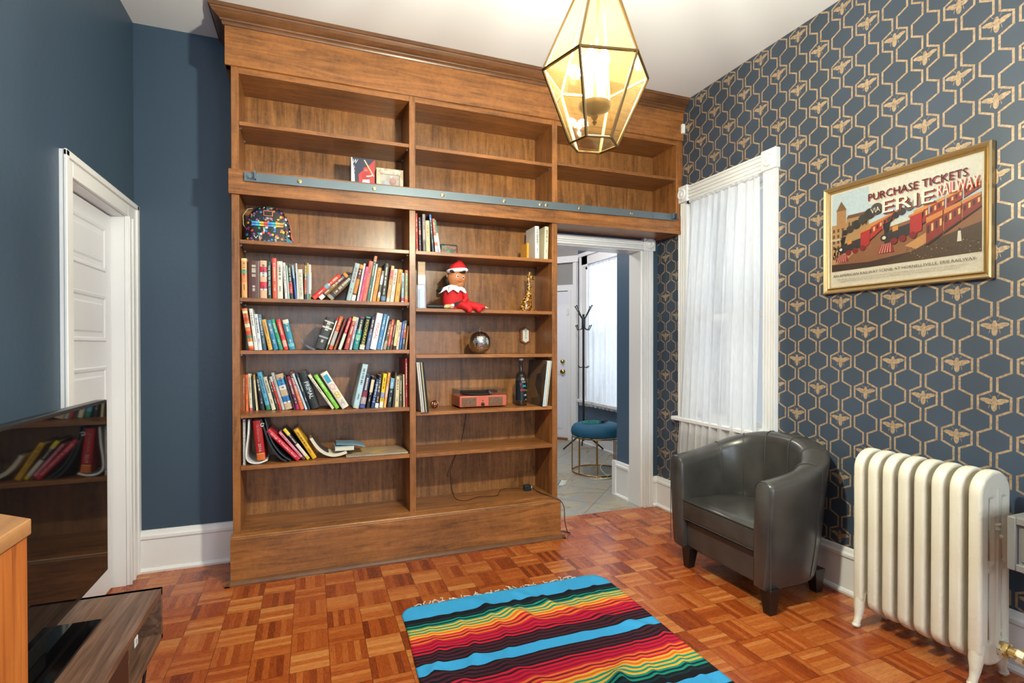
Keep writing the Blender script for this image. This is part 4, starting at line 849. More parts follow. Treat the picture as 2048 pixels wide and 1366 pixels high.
# records
random.seed(5)
for k, (c, lab) in enumerate((('dcdcda', 'white record sleeve leaning against the middle upright, leftmost of its group'), ('9a8f88', 'grey record sleeve, second from the middle upright'), ('e4e0dc', 'white record sleeve, third from the middle upright'), ('1e1c1c', 'black record sleeve, fourth from the middle upright'), ('c8b890', 'cream record sleeve, fifth from the middle upright'), ('3a3a3c', 'dark grey record sleeve, sixth from the middle upright'), ('161616', 'black outermost record sleeve beside the copper ball'))):
    rt = thing('record_sleeve', lab, 'record', (.128 + k * .0068, -.018 + .003 * (k % 3), .885), 'records leaning at the left of the turntable shelf', (0, -.098, 0))
    obj('jacket', one('box', .0, .0058, 0, .305, 0, .312, plain(c, .5)), rt, local=True, bevel=.0008)
for k, (c, lab) in enumerate((('4a4038', 'dark record sleeve with its cover facing the bottle'), ('d8dce0', 'white record sleeve, second from the bottle'), ('7ab0cc', 'light blue record sleeve in the right hand group'), ('e0d8c8', 'cream record sleeve in the right hand group'), ('d09060', 'orange tan record sleeve in the right hand group'), ('8ac0d4', 'pale blue record sleeve, nearest the right upright'))):
    rt = thing('record_sleeve', lab, 'record', (.952 + k * .0066, -.012, .885), 'records leaning at the right of the turntable shelf', (0, .118, 0))
    mm = vor('dark_record_cover', ['2c2a2a', '4a3a2c', '1e1e20', '6a5038'], 9, .3) if k == 0 else plain(c, .5)
    obj('jacket', one('box', -.0058, 0, 0, .302, .0007, .312, mm), rt, local=True, bevel=.0008)
m = mb(); COP = plain('c88a68', .15, 1, .1); c = (.25, .17, .912)
for k in range(8):
    a = math.pi * k / 8; m.tube([(c[0] + .0255 * math.cos(a) * math.cos(t), c[1] + .0255 * math.sin(a) * math.cos(t), c[2] + .0255 * math.sin(t)) for t in [2 * math.pi * i / 20 for i in range(21)]], .0013, COP, 5)
for zz in (-.012, 0, .012): rr = math.sqrt(.0255 ** 2 - zz ** 2); m.tube([(c[0] + rr * math.cos(t), c[1] + rr * math.sin(t), c[2] + zz) for t in [2 * math.pi * i / 20 for i in range(21)]], .0013, COP, 5)
m.ball(c, .019, plain('c0a090', .2, .9), 14); tag(obj('copper_ball', m, smooth=True), 'small copper wire ball ornament right of the left record sleeves', 'ornament')
# turntable
CORAL = plain('bb5c48', .4, 0, .04)
tt = thing('turntable', 'coral red record player with clear lid on the right bay shelf', 'record player', (.56, .18, .885))
m = mb(); m.box(.398, .727, .08, .287, .893, .966, CORAL); obj('case', m, tt, bevel=.006, seg=3)
m = mb()
for xx in (.42, .70):
    for yy in (.10, .26): m.lathe([(.01, 0), (.01, .01)], (xx, yy, .885), BLK, 12)
obj('feet', m, tt)
GR = vor('speaker_cloth', ['6a4c3a', '7a5a46', '5a4030'], 300, .7)
for a in (.412, .598): obj('speaker_grille', one('box', a, a + .10, .077, .082, .900, .955, GR), tt, bevel=.002, label='brown speaker grille')
m = mb(); m.lathe([(.011, -.001), (.011, -.012), (.009, -.014), (.001, -.014)], (.556, .08, .910), BLK, 18, 'y'); obj('knob', m, tt, smooth=True)
obj('indicator', one('ball', (.556, .079, .934), .0035, BLK, 8), tt)
m = mb(); m.lathe([(.001, 0), (.105, 0), (.105, .004), (.035, .0042), (.034, .0046), (.001, .0046)], (.545, .18, .970), plain('141414', .22), 40); obj('record', m, tt, smooth=True)
m = mb(); m.tube([(.66, .25, .975), (.665, .25, .985), (.655, .2, .985), (.63, .14, .980)], .003, PIN, 8); m.lathe([(.014, 0), (.014, .015), (.001, .017)], (.66, .25, .966), PIN, 14); m.box(.622, .636, .128, .145, .974, .982, PIN); obj('tonearm', m, tt, smooth=True)
m = mb(); x0, x1, y0, y1, a, b = .401, .724, .084, .284, .9665, 1.006; t = .003
m.box(x0, x1, y0, y0 + t, a, b, ACRYL).box(x0, x1, y1 - t, y1, a, b, ACRYL).box(x0, x0 + t, y0, y1, a, b, ACRYL).box(x1 - t, x1, y0, y1, a, b, ACRYL).box(x0, x1, y0, y1, b - t, b, ACRYL); obj('lid', m, tt, label='clear lid')
# bottle
bt = thing('bottle', 'tall clear glass bottle with painted words beside the right records', 'bottle', (.848, .12, .885))
m = mb(); m.lathe([(.001, 0), (.037, 0), (.0395, .004), (.0395, .19), (.037, .205), (.028, .222), (.016, .238), (.0135, .25), (.013, .30), (.015, .302), (.015, .31), (.013, .312)], (.848, .12, .885), BOTTLEG, 28); obj('body', m, bt, smooth=True)
m = mb(); m.lathe([(.0155, 0), (.0155, .012), (.001, .012)], (.848, .12, 1.197), plain('d8d8d4', .3), 18); obj('cap', m, bt, smooth=True)
m = mb(); DKL = plain('101c24', .3)
R = [[(.848 + .0398 * math.cos(a), .12 + .0398 * math.sin(a), z) for a in [math.pi * (1 + (i - 2) / 20 * 1.0) for i in range(25)]] for z in (.925, 1.06)]
m.rings(R, DKL, cap=False, closed=False)
def onb(body, z, h, w, col, dx=0): m.text(body, (.848 - w / 2 + dx, .12 - .0405, z), (1, 0, 0), (0, 0, 1), plain(col, .4), w, h)
onb('pop', .985, .016, .036, 'd83a30', -.002); onb('u', .987, .010, .010, '30a060', .020); onb('S', 1.062, .014, .012, 'e0e0e0', .002); onb('LOC', 1.045, .010, .026, 'dcdcdc', .004); onb('Y', 1.02, .022, .014, 'd8302c', -.02); onb('x', 1.015, .014, .03, '2fa0b0', .008); onb('LE', .955, .011, .016, 'e0e0e0', .014); onb('D', .925, .008, .007, 'd8d8c0', .02)
obj('painted_words', m, bt)
# cords
CB = plain('141210', .5)
m = mb(); m.tube(curve([(.50, .285, .90), (.499, .287, .813), (.496, .287, .779), (.467, .288, .63), (.44, .289, .575), (.426, .287, .539), (.39, .288, .44), (.389, .287, .405), (.394, .287, .321), (.405, .27, .278), (.392, .16, .2735), (.44, .09, .2735), (.546, .146, .2735), (.668, .13, .2735), (.735, .24, .2735), (.80, .27, .2735), (.90, .20, .28)], 5), .0016, CB, 6)
obj('power_cord', m, tt, smooth=True)
m = mb(); m.tube(curve([(.425, .289, .538), (.39, .289, .47), (.366, .289, .40), (.378, .289, .398)], 5), .0014, CB, 6); obj('power_cord', m, tt, smooth=True)
m = mb(); m.box(.895, .945, .165, .205, .271, .310, plain('17242a', .35)); m.box(.945, .956, .175, .195, .282, .300, plain('c8c8c8', .4)); tag(obj('power_adapter', m, bevel=.005, seg=3), 'black power adapter on the bottom board of the right bay', 'adapter')
m = mb(); m.tube(curve([(.956, .18, .288), (.972, .10, .276), (.996, .0, .276), (1.04, -.05, .262), (1.062, -.066, .248), (1.085, -.07, .20), (1.095, -.06, .11), (1.13, -.03, .02), (1.16, -.01, .004), (1.13, .03, .004), (1.092, .06, .004)], 6), .0028, plain('2a2420', .5), 7)
tag(obj('extension_lead', m, smooth=True), 'brown black lead running over the plinth corner to the floor', 'cord')
# ---------------------------------------------------------------- pendant lantern
PX, PY, PZ = .353, -1.789, 2.6
def tl(x, y, z): z -= 2.6; return (PX + x + .033 * z, PY + y - .006 * z, 2.6 + z - .033 * x + .006 * y)
def hexring(r, z): return [tl(r * math.cos(2.87 + i * math.pi / 3), r * math.sin(2.87 + i * math.pi / 3), z) for i in range(6)]
pn = thing('pendant_lantern', 'brass hexagonal glass pendant lantern hanging from the ceiling', 'pendant lamp', (PX, PY, 1.937))
A0, A1, A2 = hexring(.076, 1.937), hexring(.169, 2.161), hexring(.030, 2.505)
BRASS = plain('6a5028', .35, .7, .06); BRD = plain('6b5630', .3, 1, .06)
for lo, hi in ((A0, A1), (A1, A2)):
    for i in range(6):
        j = (i + 1) % 6; m = mb(); m.add([lo[i], lo[j], hi[j], hi[i]], [(0, 1, 2, 3)], LAMPGLASS); obj('glass_pane', m, pn)
m = mb(); m.add(A0, [tuple(range(6))], LAMPGLASS); obj('glass_pane', m, pn)
m = mb()
for i in range(6):
    j = (i + 1) % 6
    for a, b, r in ((A0[i], A0[j], .0038), (A1[i], A1[j], .0052), (A0[i], A1[i], .0052), (A1[i], A2[i], .0052)): m.tube([a, b], r, BRASS, 6)
    m.ball(A1[i], .005, BRASS, 8)
obj('leading', m, pn, smooth=True)
m = mb(); c = tl(0, 0, 2.5)
m.lathe([(.034, 0), (.036, .004), (.03, .014), (.012, .022), (.008, .04), (.001, .042)], c, BRASS, 20); obj('top_cap', m, pn, smooth=True)
m = mb(); c = tl(0, 0, 2.03)
m.lathe([(.001, -.032), (.004, -.028), (.008, -.022), (.005, -.016), (.009, -.010), (.012, -.004), (.008, .002), (.03, .008), (.048, .018), (.052, .028), (.052, .034), (.03, .036), (.001, .036)], c, BRASS, 26)
m.tube([tl(0, 0, 2.06), tl(0, 0, 2.5)], .005, BRASS, 8); obj('candle_tray', m, pn, smooth=True)
for k in range(4):
    a = .5 + k * math.pi / 2; x, y = .030 * math.cos(a), .030 * math.sin(a); c = tl(x, y, 2.066)
    m = mb(); m.lathe([(.011, 0), (.011, .10), (.013, .102), (.009, .106), (.001, .106)], c, plain('e8dcc0', .4), 14); cd = obj('candle_sleeve', m, pn, smooth=True)
    b = tl(x, y, 2.175); m = mb(); m.lathe([(.007, -.006), (.009, .0), (.0165, .016), (.017, .026), (.012, .045), (.005, .062), (.001, .070)], b, BULB, 14); bb = obj('bulb', m, cd, smooth=True)
    m = mb(); m.lathe([(.001, .006), (.006, .012), (.007, .028), (.004, .044), (.001, .05)], b, FILAMENT, 10); fl = obj('filament', m, cd, smooth=True)
    light('bulb_light', pn, (b[0], b[1], b[2] + .03), LAMP_W, .02, LAMP_COL)
m = mb(); m.tube([tl(0, 0, 2.54), tl(0, 0, 2.9), (PX + .014, PY - .003, 3.09)], .003, BRASS, 8)
for k in range(18): zz = 2.56 + k * .03; cc = tl(0, 0, zz); m.tube([(cc[0] + .008 * math.cos(t) * (k % 2), cc[1] + .008 * math.cos(t) * (1 - k % 2), cc[2] + .018 * math.sin(t)) for t in [2 * math.pi * i / 10 for i in range(11)]], .002, BRASS, 5)
obj('chain', m, pn, smooth=True)
m = mb(); m.lathe([(.06, .043), (.06, .036), (.045, .02), (.012, .008), (.006, 0)], (PX + .014, PY - .003, 3.09), BRASS, 24); obj('ceiling_rose', m, pn, smooth=True)
# ---------------------------------------------------------------- curtains
def curtain(name, label, x, y0, y1, ztop, zbot, lean, amp, n, seed, xf=0, ybot=None):
    rt = thing(name, label, 'curtain', (x, (y0 + y1) / 2, zbot)); random.seed(seed)
    ph = [random.random() * 6 for _ in range(5)]; ybot = ybot or (y0, y1)
    NU, NV_ = n * 8, 40; vs = []; fs = []
    for j in range(NV_ + 1):
        t = j / NV_; z = ztop - (ztop - zbot) * t
        a = y0 + (ybot[0] - y0) * t; b = y1 + (ybot[1] - y1) * t
        for i in range(NU + 1):
            u = i / NU; s = u + .012 * math.sin(3 * t + ph[0]) + lean * (u * (1 - u)) * t
            w = math.sin(2 * math.pi * n * s + ph[1] + 1.3 * math.sin(2 * math.pi * s * 1.7 + ph[2])) + .35 * math.sin(2 * math.pi * n * 2.3 * s + ph[3] + 2 * t)
            A = amp * (.35 + .65 * min(1, t * 3)) * (.75 + .25 * math.sin(5 * u + ph[4]))
            vs.append((x - A * w - xf * t, a + (b - a) * u + .25 * A * math.cos(2 * math.pi * n * s), z + (.012 * math.sin(2 * math.pi * n * s * 2) if j == 0 else 0)))
    for j in range(NV_):
        for i in range(NU): k = j * (NU + 1) + i; fs.append((k, k + 1, k + NU + 2, k + NU + 1))
    m = mb(); m.add(vs, fs, SHEER); obj('cloth', m, rt, smooth=True)
    m = mb()
    R2 = []
    for i in range(NU + 1):
        u = i / NU; q = .010 + .003 * math.sin(2 * math.pi * n * 1.5 * u + ph[0]); yy = y0 + (y1 - y0) * u
        R2.append([(x + q * math.cos(t), yy, ztop + .004 + q * math.sin(t) + .002 * math.sin(40 * u)) for t in [math.pi * 2 * k / 8 for k in range(8)]])
    m.rings(R2, SHEER, cap=False); obj('rod_pocket', m, rt, smooth=True)
    return rt
c1 = curtain('sheer_curtain', 'white sheer curtain gathered over the tall window behind the armchair', 2.075, -.135, -.765, 2.345, .42, .25, .022, 9, 3, .02, (-.005, -.775))
m = mb(); m.tube([(2.08, -.085, 2.349), (2.08, -.79, 2.349)], .005, plain('c8c8c8', .3, .5), 8); m.ball((2.078, -.115, 2.349), .013, BLK, 12); obj('rod', m, c1, smooth=True)
c2 = curtain('sheer_curtain', 'white sheer curtain over the hall window beyond the doorway', 2.82, 2.72, 1.85, 2.32, .52, .3, .028, 9, 8, .0, (2.70, 1.80))
m = mb(); m.tube([(2.83, 2.80, 2.325), (2.83, 1.72, 2.325)], .006, plain('c8c8c8', .3, .5), 8); m.ball((2.825, 2.765, 2.30), .016, BLK, 12); obj('rod', m, c2, smooth=True)
# ---------------------------------------------------------------- armchair
ac = thing('armchair', 'dark grey leather tub armchair in front of the tall curtained window', 'armchair', (1.80, -1.01, 0))
def U(s, off, zf):
    """s in [0,1] from the right front round the back to the left front; off = inset; returns x,y"""
    cx, cy = 1.70, -1.008; rx, ry = .375 - off, .382 - off; fx = 1.532
    L1 = cx - fx; arc = 2.05; tot = 2 * L1 + arc; d = s * tot
    if d < L1: return (fx + d, cy - ry)
    if d > tot - L1: return (fx + (tot - d), cy + ry)
    a = -math.pi / 2 + math.pi * (d - L1) / arc; p = 2 / 2.5
    return (cx + rx * abs(math.cos(a)) ** p, cy + ry * math.copysign(abs(math.sin(a)) ** p, math.sin(a)))
def topz(s): k = math.sin(math.pi * s); k = max(0, k) ** 1.25; return .640 + .150 * k
NS = 64; R = []
for i in range(NS + 1):
    s = i / NS; T = topz(s); fl = .018 * math.sin(math.pi * s); ring = []
    for off, z in ((.050, .115), (.043, .14), (.022, .30), (.008, .48), (-.002 - fl * .5, T - .07), (-fl, T - .03), (.006 - fl, T - .010), (.022 - fl, T), (.055, T + .006), (.088, T - .002), (.104, T - .018), (.112, T - .05), (.118, .50), (.122, .30), (.122, .115)):
        x, y = U(s, off, z); ring.append((x, y, z))
    R.append(ring)
def capring(ring, dx, k):
    cy = sum(p[1] for p in ring) / len(ring); cz = sum(p[2] for p in ring) / len(ring)
    return [(p[0] + dx, cy + (p[1] - cy) * k, cz + (p[2] - cz) * (1 - (1 - k) * .2)) for p in ring]
R = [capring(R[0], -.020, .72), capring(R[0], -.012, .94)] + R + [capring(R[-1], -.012, .94), capring(R[-1], -.020, .72)]
m = mb(); m.rings(R, LEATHER); obj('tub_shell', m, ac, smooth=True)
m = mb(); SEAM = plain('3a3836', .5)
for s in (.155, .30, .44, .56, .70, .845):
    T = topz(s); FL = .018 * math.sin(math.pi * s); pts = [U(s, .1225, 0) + (.40,), U(s, .1195, 0) + (.50,), U(s, .1135, 0) + (T - .05,), U(s, .1065, 0) + (T - .018,), U(s, .089, 0) + (T - .0005,), U(s, .055, 0) + (T + .0075,), U(s, .022 - FL, 0) + (T + .0015,)]
    m = mb(); m.tube(pts, .0032, SEAM, 5); obj('seam', m, ac, smooth=True)
    if s in (.155, .845): m = mb(); m.tube([U(s, .005 - FL, 0) + (T - .010,), U(s, -.001 - FL, 0) + (T - .03,), U(s, -.003 - FL * .5, 0) + (T - .07,), U(s, .007, 0) + (.48,), U(s, .021, 0) + (.30,), U(s, .042, 0) + (.14,)], .0018, SEAM, 5); obj('seam', m, ac, smooth=True)
for sgn, s in ((-1, 0.0), (1, 1.0)):
    x, y = U(s, .012, 0); yi = U(s, .108, 0)[1]
    m = mb(); m.tube([(x - .013, y, .13), (x - .014, y, .40), (x - .013, y + sgn * -.002, .615), (x - .015, (y * .75 + yi * .25), .640), (x - .015, (y * .3 + yi * .7), .641), (x - .013, yi, .615), (x - .014, yi, .42)], .0022, SEAM, 5); obj('seam', m, ac, smooth=True)
m = mb(); m.box(1.548, 1.70, -1.275, -.742, .118, .278, LEATHER); obj('front_panel', m, ac, bevel=.012, seg=3)
m = mb(); m.box(1.60, 1.95, -1.26, -.75, .118, .20, LEATHER); obj('seat_deck', m, ac)
# cushion
CP = [(1.522, -1.272), (1.522, -.744), (1.80, -.738), (1.90, -.78), (1.955, -.90), (1.97, -1.008), (1.955, -1.12), (1.90, -1.235), (1.80, -1.278)]
cxm, cym = 1.74, -1.008; R = []
for z, k in ((.285, .97), (.292, .995), (.31, 1), (.375, 1), (.392, .992), (.401, .965), (.412, .80), (.417, .5), (.418, .1)): R.append([(cxm + (x - cxm) * k, cym + (y - cym) * k, z) for x, y in CP])
m = mb(); m.rings(R, LEATHER); o = obj('seat_cushion', m, ac, smooth=True)
m = mb(); P2 = [(x, y, .397) for x, y in CP]; m.tube([(1.5215, -1.268, .396), (1.5205, -.748, .396)], .003, SEAM, 5); m.tube([(1.5215, -1.268, .29), (1.5205, -.748, .29)], .003, SEAM, 5); obj('cushion_piping', m, ac)
LG = plain('1a1614', .35)
for x, y, dx, dy in ((1.565, -1.33, -1, -1), (1.565, -.755, -1, 1), (1.98, -1.235, 1, -1), (1.98, -.78, 1, 1)):
    m = mb(); t, b = .034, .021
    def sq(r, z, ox=0, oy=0): return [(x + ox - r, y + oy - r, z), (x + ox + r, y + oy - r, z), (x + ox + r, y + oy + r, z), (x + ox - r, y + oy + r, z)]
    m.rings([sq(b, 0, dx * .004, dy * .004), sq(t, .125)], LG); obj('leg', m, ac, bevel=.002)
# ---------------------------------------------------------------- radiator
ra = thing('radiator', 'cream cast iron radiator with eight sections standing on the parquet', 'radiator', (1.935, -1.77, 0))
def section_mesh():
    c = bpy.data.curves.new('r', 'CURVE'); c.dimensions = '2D'; c.fill_mode = 'BOTH'; c.extrude = .009; c.bevel_depth = .0135; c.bevel_resolution = 3
    def sp(pts):
        q = c.splines.new('POLY'); q.points.add(len(pts) - 1); q.use_cyclic_u = True
        for i, (x, y) in enumerate(pts): q.points[i].co = (x, y, 0, 1)
    o = []
    w, zt, zb = .082, .806, .085
    for i in range(17): a = math.pi * i / 16; o.append((w * math.cos(a), zt - .078 + .078 * math.sin(a) ** .9 if 0 < i < 16 else zt - .078))
    for i in range(17): a = math.pi + math.pi * i / 16; o.append((w * math.cos(a), zb + .055 + .055 * math.sin(a)))
    sp([(x, z) for x, z in o])
    for x0, x1 in ((-.052, -.006), (.030, .072)):
        for z0, z1 in ((.165, .43), (.47, .715)):
            r = (x1 - x0) / 2; h = []; xm = (x0 + x1) / 2
            for i in range(7): a = math.pi * i / 6; h.append((xm + r * math.cos(a), z1 + .012 * math.sin(a)))
            for i in range(7): a = math.pi + math.pi * i / 6; h.append((xm + r * math.cos(a), z0 + .012 * math.sin(a)))
            sp(h)
    ob = bpy.data.objects.new('r', c); S.collection.objects.link(ob); bpy.context.view_layer.update()
    me = bpy.data.meshes.new_from_object(ob.evaluated_get(bpy.context.evaluated_depsgraph_get())); bpy.data.objects.remove(ob)
    me.transform(Matrix.Rotation(math.pi / 2, 4, 'X')); me.materials.clear(); me.materials.append(RADI); me.shade_smooth(); return me
SM = section_mesh()
for k in range(8):
    yy = -1.567 - k * .0650
    o = bpy.data.objects.new('section', SM); S.collection.objects.link(o); o.parent = ra; o.location = (0, yy + 1.77, 0)
    m = mb()
    for zz in (.135, .735): m.lathe([(.028, -.036), (.028, .036)], (1.935, yy - .0325, zz), RADI, 14, 'y') if k < 7 else None
    if k < 7: obj('connector', m, ra)
m = mb(); yy = -2.022 - .0225; yy += .016; m.tube([(1.947, yy, .15), (1.947, yy, .75)], .019, RADI, 14); m.tube([(1.947, yy, .590), (1.947, yy, .594), (1.947, yy, .600), (1.947, yy, .606), (1.947, yy, .612), (1.947, yy, .618)], [.021, .0245, .022, .022, .0245, .021], RADI, 14)
m.ball((1.96, yy - .018, .565), .010, RADI, 8); m.ball((1.99, yy + .004, .70), .010, RADI, 8); m.ball((1.99, yy + .004, .19), .012, RADI, 8); obj('end_column', m, ra, smooth=True)
for yy in (-1.567, -2.022):
    for sx in (-1, 1):
        x = 1.935 + sx * .078; m = mb(); m.tube([(x - sx * .012, yy, .16), (x, yy, .10), (x + sx * .004, yy, .06), (x + sx * .014, yy, .03), (x + sx * .022, yy, .012), (x + sx * .026, yy, .004)], [.026, .024, .018, .014, .016, .012], RADI, 12); m.ball((x + sx * .022, yy, .013), .017, RADI, 10, (1.2, 1, .7)); obj('foot', m, ra, smooth=True)
m = mb(); BP = vor('chipped_brass', ['b09050', 'd8d0b8', 'a08048', 'e0dac8'], 60, .4, .3)
for a, b, r, sg in ((-2.045, -2.075, .030, 6), (-2.075, -2.10, .020, 14), (-2.10, -2.125, .028, 6), (-2.125, -2.17, .021, 14), (-2.17, -2.20, .029, 6), (-2.20, -2.28, .018, 14)): m.tube([(1.965, a, .135), (1.965, b, .135)], r, BP, sg)
m.tube([(1.965, -2.26, .135), (1.965, -2.26, .0)], .018, BP, 12); obj('valve', m, ra, label='brass valve with chipped cream paint')
# ---------------------------------------------------------------- picture
pf = thing('framed_poster', 'gold framed vintage railway poster on the honeycomb wallpaper', 'picture', (2.10, -1.565, 1.858))
PYL, PYR, PZB, PZT = -1.190, -1.945, 1.576, 2.140; GOLD = plain('c2a878', .30, .75, .08); GOLD2 = plain('8a6a38', .35, .8, .1)
fw_ = [(0, .0), (0, .026), (.006, .032), (.014, .026), (.020, .020), (.026, .024), (.031, .018), (.033, .010)]
def rect(k, d): return [(XR - .001 - d, PYL - k, PZB + k), (XR - .001 - d, PYR + k, PZB + k), (XR - .001 - d, PYR + k, PZT - k), (XR - .001 - d, PYL - k, PZT - k)]
m = mb(); m.rings([rect(k, d) for k, d in fw_[:5]], GOLD, cap=False); m.rings([rect(k, d) for k, d in fw_[4:6]], GOLD2, cap=False); m.rings([rect(k, d) for k, d in fw_[5:]], GOLD, cap=False); obj('frame', m, pf)
PWd, PHt = (PYL - PYR) - .066, (PZT - PZB) - .066; PX0 = XR - .012
def pq(u, v, d=0): return (PX0 - .0003 * d, PYL - .033 - u * PWd, PZB + .033 + v * PHt)
def dim(h): return ''.join('%02x' % int(int(h[i:i + 2], 16) * .84) for i in (0, 2, 4))
def poly(m, pts, h, d): m.add([pq(u, v, d) for u, v in pts], [tuple(range(len(pts)))], plain(dim(h), .5, 0, .16, 90))
def pr(m, u0, v0, u1, v1, h, d): poly(m, [(u0, v0), (u1, v0), (u1, v1), (u0, v1)], h, d)
m = mb(); pr(m, 0, 0, 1, 1, 'd9d0bb', 0); v0 = .165
pr(m, .01, v0, .99, .985, 'c9cdc8', 1); pr(m, .01, .6, .99, .985, 'b8c8d2', 1.5); poly(m, [(.3, .985), (.99, .985), (.99, .72), (.55, .70), (.3, .80)], 'd8d4c8', 2)
poly(m, [(.01, v0), (.99, v0), (.99, .62), (.6, .56), (.3, .50), (.01, .42)], '8a5a3c', 3); poly(m, [(.01, v0), (.99, v0), (.99, .30), (.62, .26), (.3, .22), (.01, .24)], '3f2c24', 4)
poly(m, [(.4, v0), (.99, v0), (.99, .42), (.75, .34)], '4a3626', 5); poly(m, [(.0 + .01, .36), (.38, .62), (.44, .62), (.12, .26), (.01, .24)], 'b98a5c', 5)
poly(m, [(.55, .32), (.99, .62), (.99, .56), (.62, .27)], 'c08a54', 5)
# generic station building
pr(m, .01, .36, .13, .66, 'b08a5e', 6); pr(m, .05, .60, .125, .80, 'a87c50', 7); poly(m, [(.045, .80), (.13, .80), (.0875, .9)], '7a5a3c', 8); pr(m, .13, .44, .30, .70, 'a88258', 6); poly(m, [(.13, .70), (.30, .70), (.28, .735), (.14, .735)], '6a4a38', 7)
for i in range(3):
    for j in range(4): pr(m, .02 + i * .036, .40 + j * .06, .036 + i * .036, .435 + j * .06, '5c4432', 9)
for i in range(6): pr(m, .145 + i * .026, .60, .158 + i * .026, .66, '5c4432', 9)
poly(m, [(.30, .5), (.48, .58), (.48, .66), (.30, .60)], 'b0906a', 6)
# crowd dots
random.seed(11)
for i in range(46): u = .015 + random.random() * .1; v = .27 + random.random() * .13; pr(m, u, v, u + .007, v + .03, random.choice(['2a2626', '4a3a34', '6a4a3a', '303a4a', '8a8078']), 8)
# three trains of plain carriages running up to the right, each with an engine in front
def train(u0, v0_, u1, v1_, h0, h1, body, roof, n, d):
    for i in range(n):
        a, b = i / n + .01, (i + 1) / n - .01
        def P(t, k): hh = h0 + (h1 - h0) * t; return (u0 + (u1 - u0) * t, v0_ + (v1_ - v0_) * t + hh * k)
        poly(m, [P(a, 0), P(b, 0), P(b, .78), P(a, .78)], body, d); poly(m, [P(a, .78), P(b, .78), P(b, 1), P(a, 1)], roof, d + .5); poly(m, [P(a, -.1), P(b, -.1), P(b, .0), P(a, .0)], '241a18', d + .5)
        for j in range(4):
            s = a + (b - a) * (j + .3) / 4; e = s + (b - a) * .12; poly(m, [P(s, .36), P(e, .36), P(e, .66), P(s, .66)], 'd8b878' if j % 2 else '3a2420', d + 1)
def engine(u, v, k, d):
    q = lambda x, y: (u + x * k, v + y * k)
    poly(m, [q(-.10, -.05), q(.02, -.05), q(.0, .04), q(-.07, .04)], '9a2830', d)
    for i in range(5): poly(m, [q(-.09 + i * .02, -.05), q(-.085 + i * .02, -.05), q(-.06 + i * .014, .04), q(-.063 + i * .014, .04)], 'd8b8a0', d + .5)
    poly(m, [q(-.05, .05), q(.16, .10), q(.16, .21), q(-.05, .16)], '302c30', d + 1); poly(m, [q(.01, .15), q(.05, .16), q(.05, .21), q(.01, .20)], 'c88a3c', d + 1.5)
    poly(m, [q(.13, .08), q(.21, .11), q(.21, .29), q(.13, .26)], 'a82a2c', d + 2); poly(m, [q(.12, .26), q(.22, .29), q(.22, .31), q(.12, .28)], 'c87838', d + 2.5)
    poly(m, [q(-.045, .15), q(-.02, .155), q(-.005, .26), q(-.06, .25)], '1c1a1c', d + 2)
    for x in (.02, .08, .15): poly(m, [q(x + .026 * math.cos(t), .05 + x * .2 + .034 * math.sin(t)) for t in [math.pi * i / 6 for i in range(12)]], '7a2024', d + 3)
    poly(m, [q(-.05 + .028 * math.cos(t), .105 + .036 * math.sin(t)) for t in [math.pi * i / 6 for i in range(12)]], '202428', d + 3); poly(m, [q(-.05 + .014 * math.cos(t), .105 + .018 * math.sin(t)) for t in [math.pi * i / 6 for i in range(12)]], 'd8d0b0', d + 3.5)
train(.30, .43, .50, .62, .16, .05, 'a8302c', 'c88040', 2, 9); train(.60, .46, .99, .71, .17, .06, '93302a', 'd09048', 4, 9); train(.68, .30, .99, .55, .24, .12, '862a26', 'c87c3c', 3, 13)
engine(.13, .30, .85, 12); engine(.46, .33, .95, 17)
def smoke(pts, d):
    for u, v, r, h in pts: poly(m, [(u + r * math.cos(t), v + r * 1.35 * math.sin(t)) for t in [math.pi * i / 8 for i in range(16)]], h, d); d += .15
smoke([(.12, .56, .022, '2c2a2a'), (.16, .585, .028, '383432'), (.21, .62, .034, '2e2a2a'), (.26, .66, .036, '3c3836'), (.31, .70, .040, '34302e'), (.36, .73, .044, '4a4644')], 22)
smoke([(.45, .60, .018, '3a3634'), (.49, .625, .022, '2e2c2c'), (.53, .65, .026, '3c3836'), (.58, .68, .030, '55504e'), (.63, .70, .034, '8a8480'), (.68, .72, .030, 'b0aaa4')], 24)
for i in range(60): u = .55 + random.random() * .43; v = .175 + random.random() * .12; pr(m, u, v, u + .006, v + .009, random.choice(['7a6450', '2a2018', 'a08a70', '58483a']), 8)
poly(m, [(.86, .28), (.885, .28), (.88, .37), (.865, .37)], 'd8d0c0', 9); pr(m, .866, .37, .879, .395, '4a3024', 9.5)
obj('print', m, pf)
m = mb(); BKT = plain('1c1816', .5); RT = plain('b8303a', .5); CT = plain('c6bfae', .5)
def T(body, u, v, w, h, mat, d, rot=0): m.text(body, pq(u, v, d), (0, -math.cos(rot), math.sin(rot)), (0, math.sin(rot), math.cos(rot)), mat, w * PWd, h * PHt)
T('PURCHASE TICKETS', .305, .82, .62, .072, RT, 30); T('PURCHASE TICKETS', .302, .824, .62, .072, BKT, 33)
for k, (mat, dx) in enumerate(((RT, .010), (BKT, .006), (CT, 0))): T('ERIE', .405 + dx, .67 - dx * 1.2, .33, .122, mat, 34 + k * 3)
for k, (mat, dx) in enumerate(((RT, .005), (CT, 0))): T('RAILWAY', .755 + dx, .715 - dx * 1.2, .225, .098, mat, 34 + k * 3)
for k, (mat, dx) in enumerate(((BKT, .005), (CT, 0))): T('VIA', .325 + dx, .69 - dx, .065, .05, mat, 34 + k * 3, .12)
T('AN AMERICAN RAILWAY SCENE, AT HORNELLSVILLE, ERIE RAILWAY.', .03, .098, .94, .030, BKT, 30)
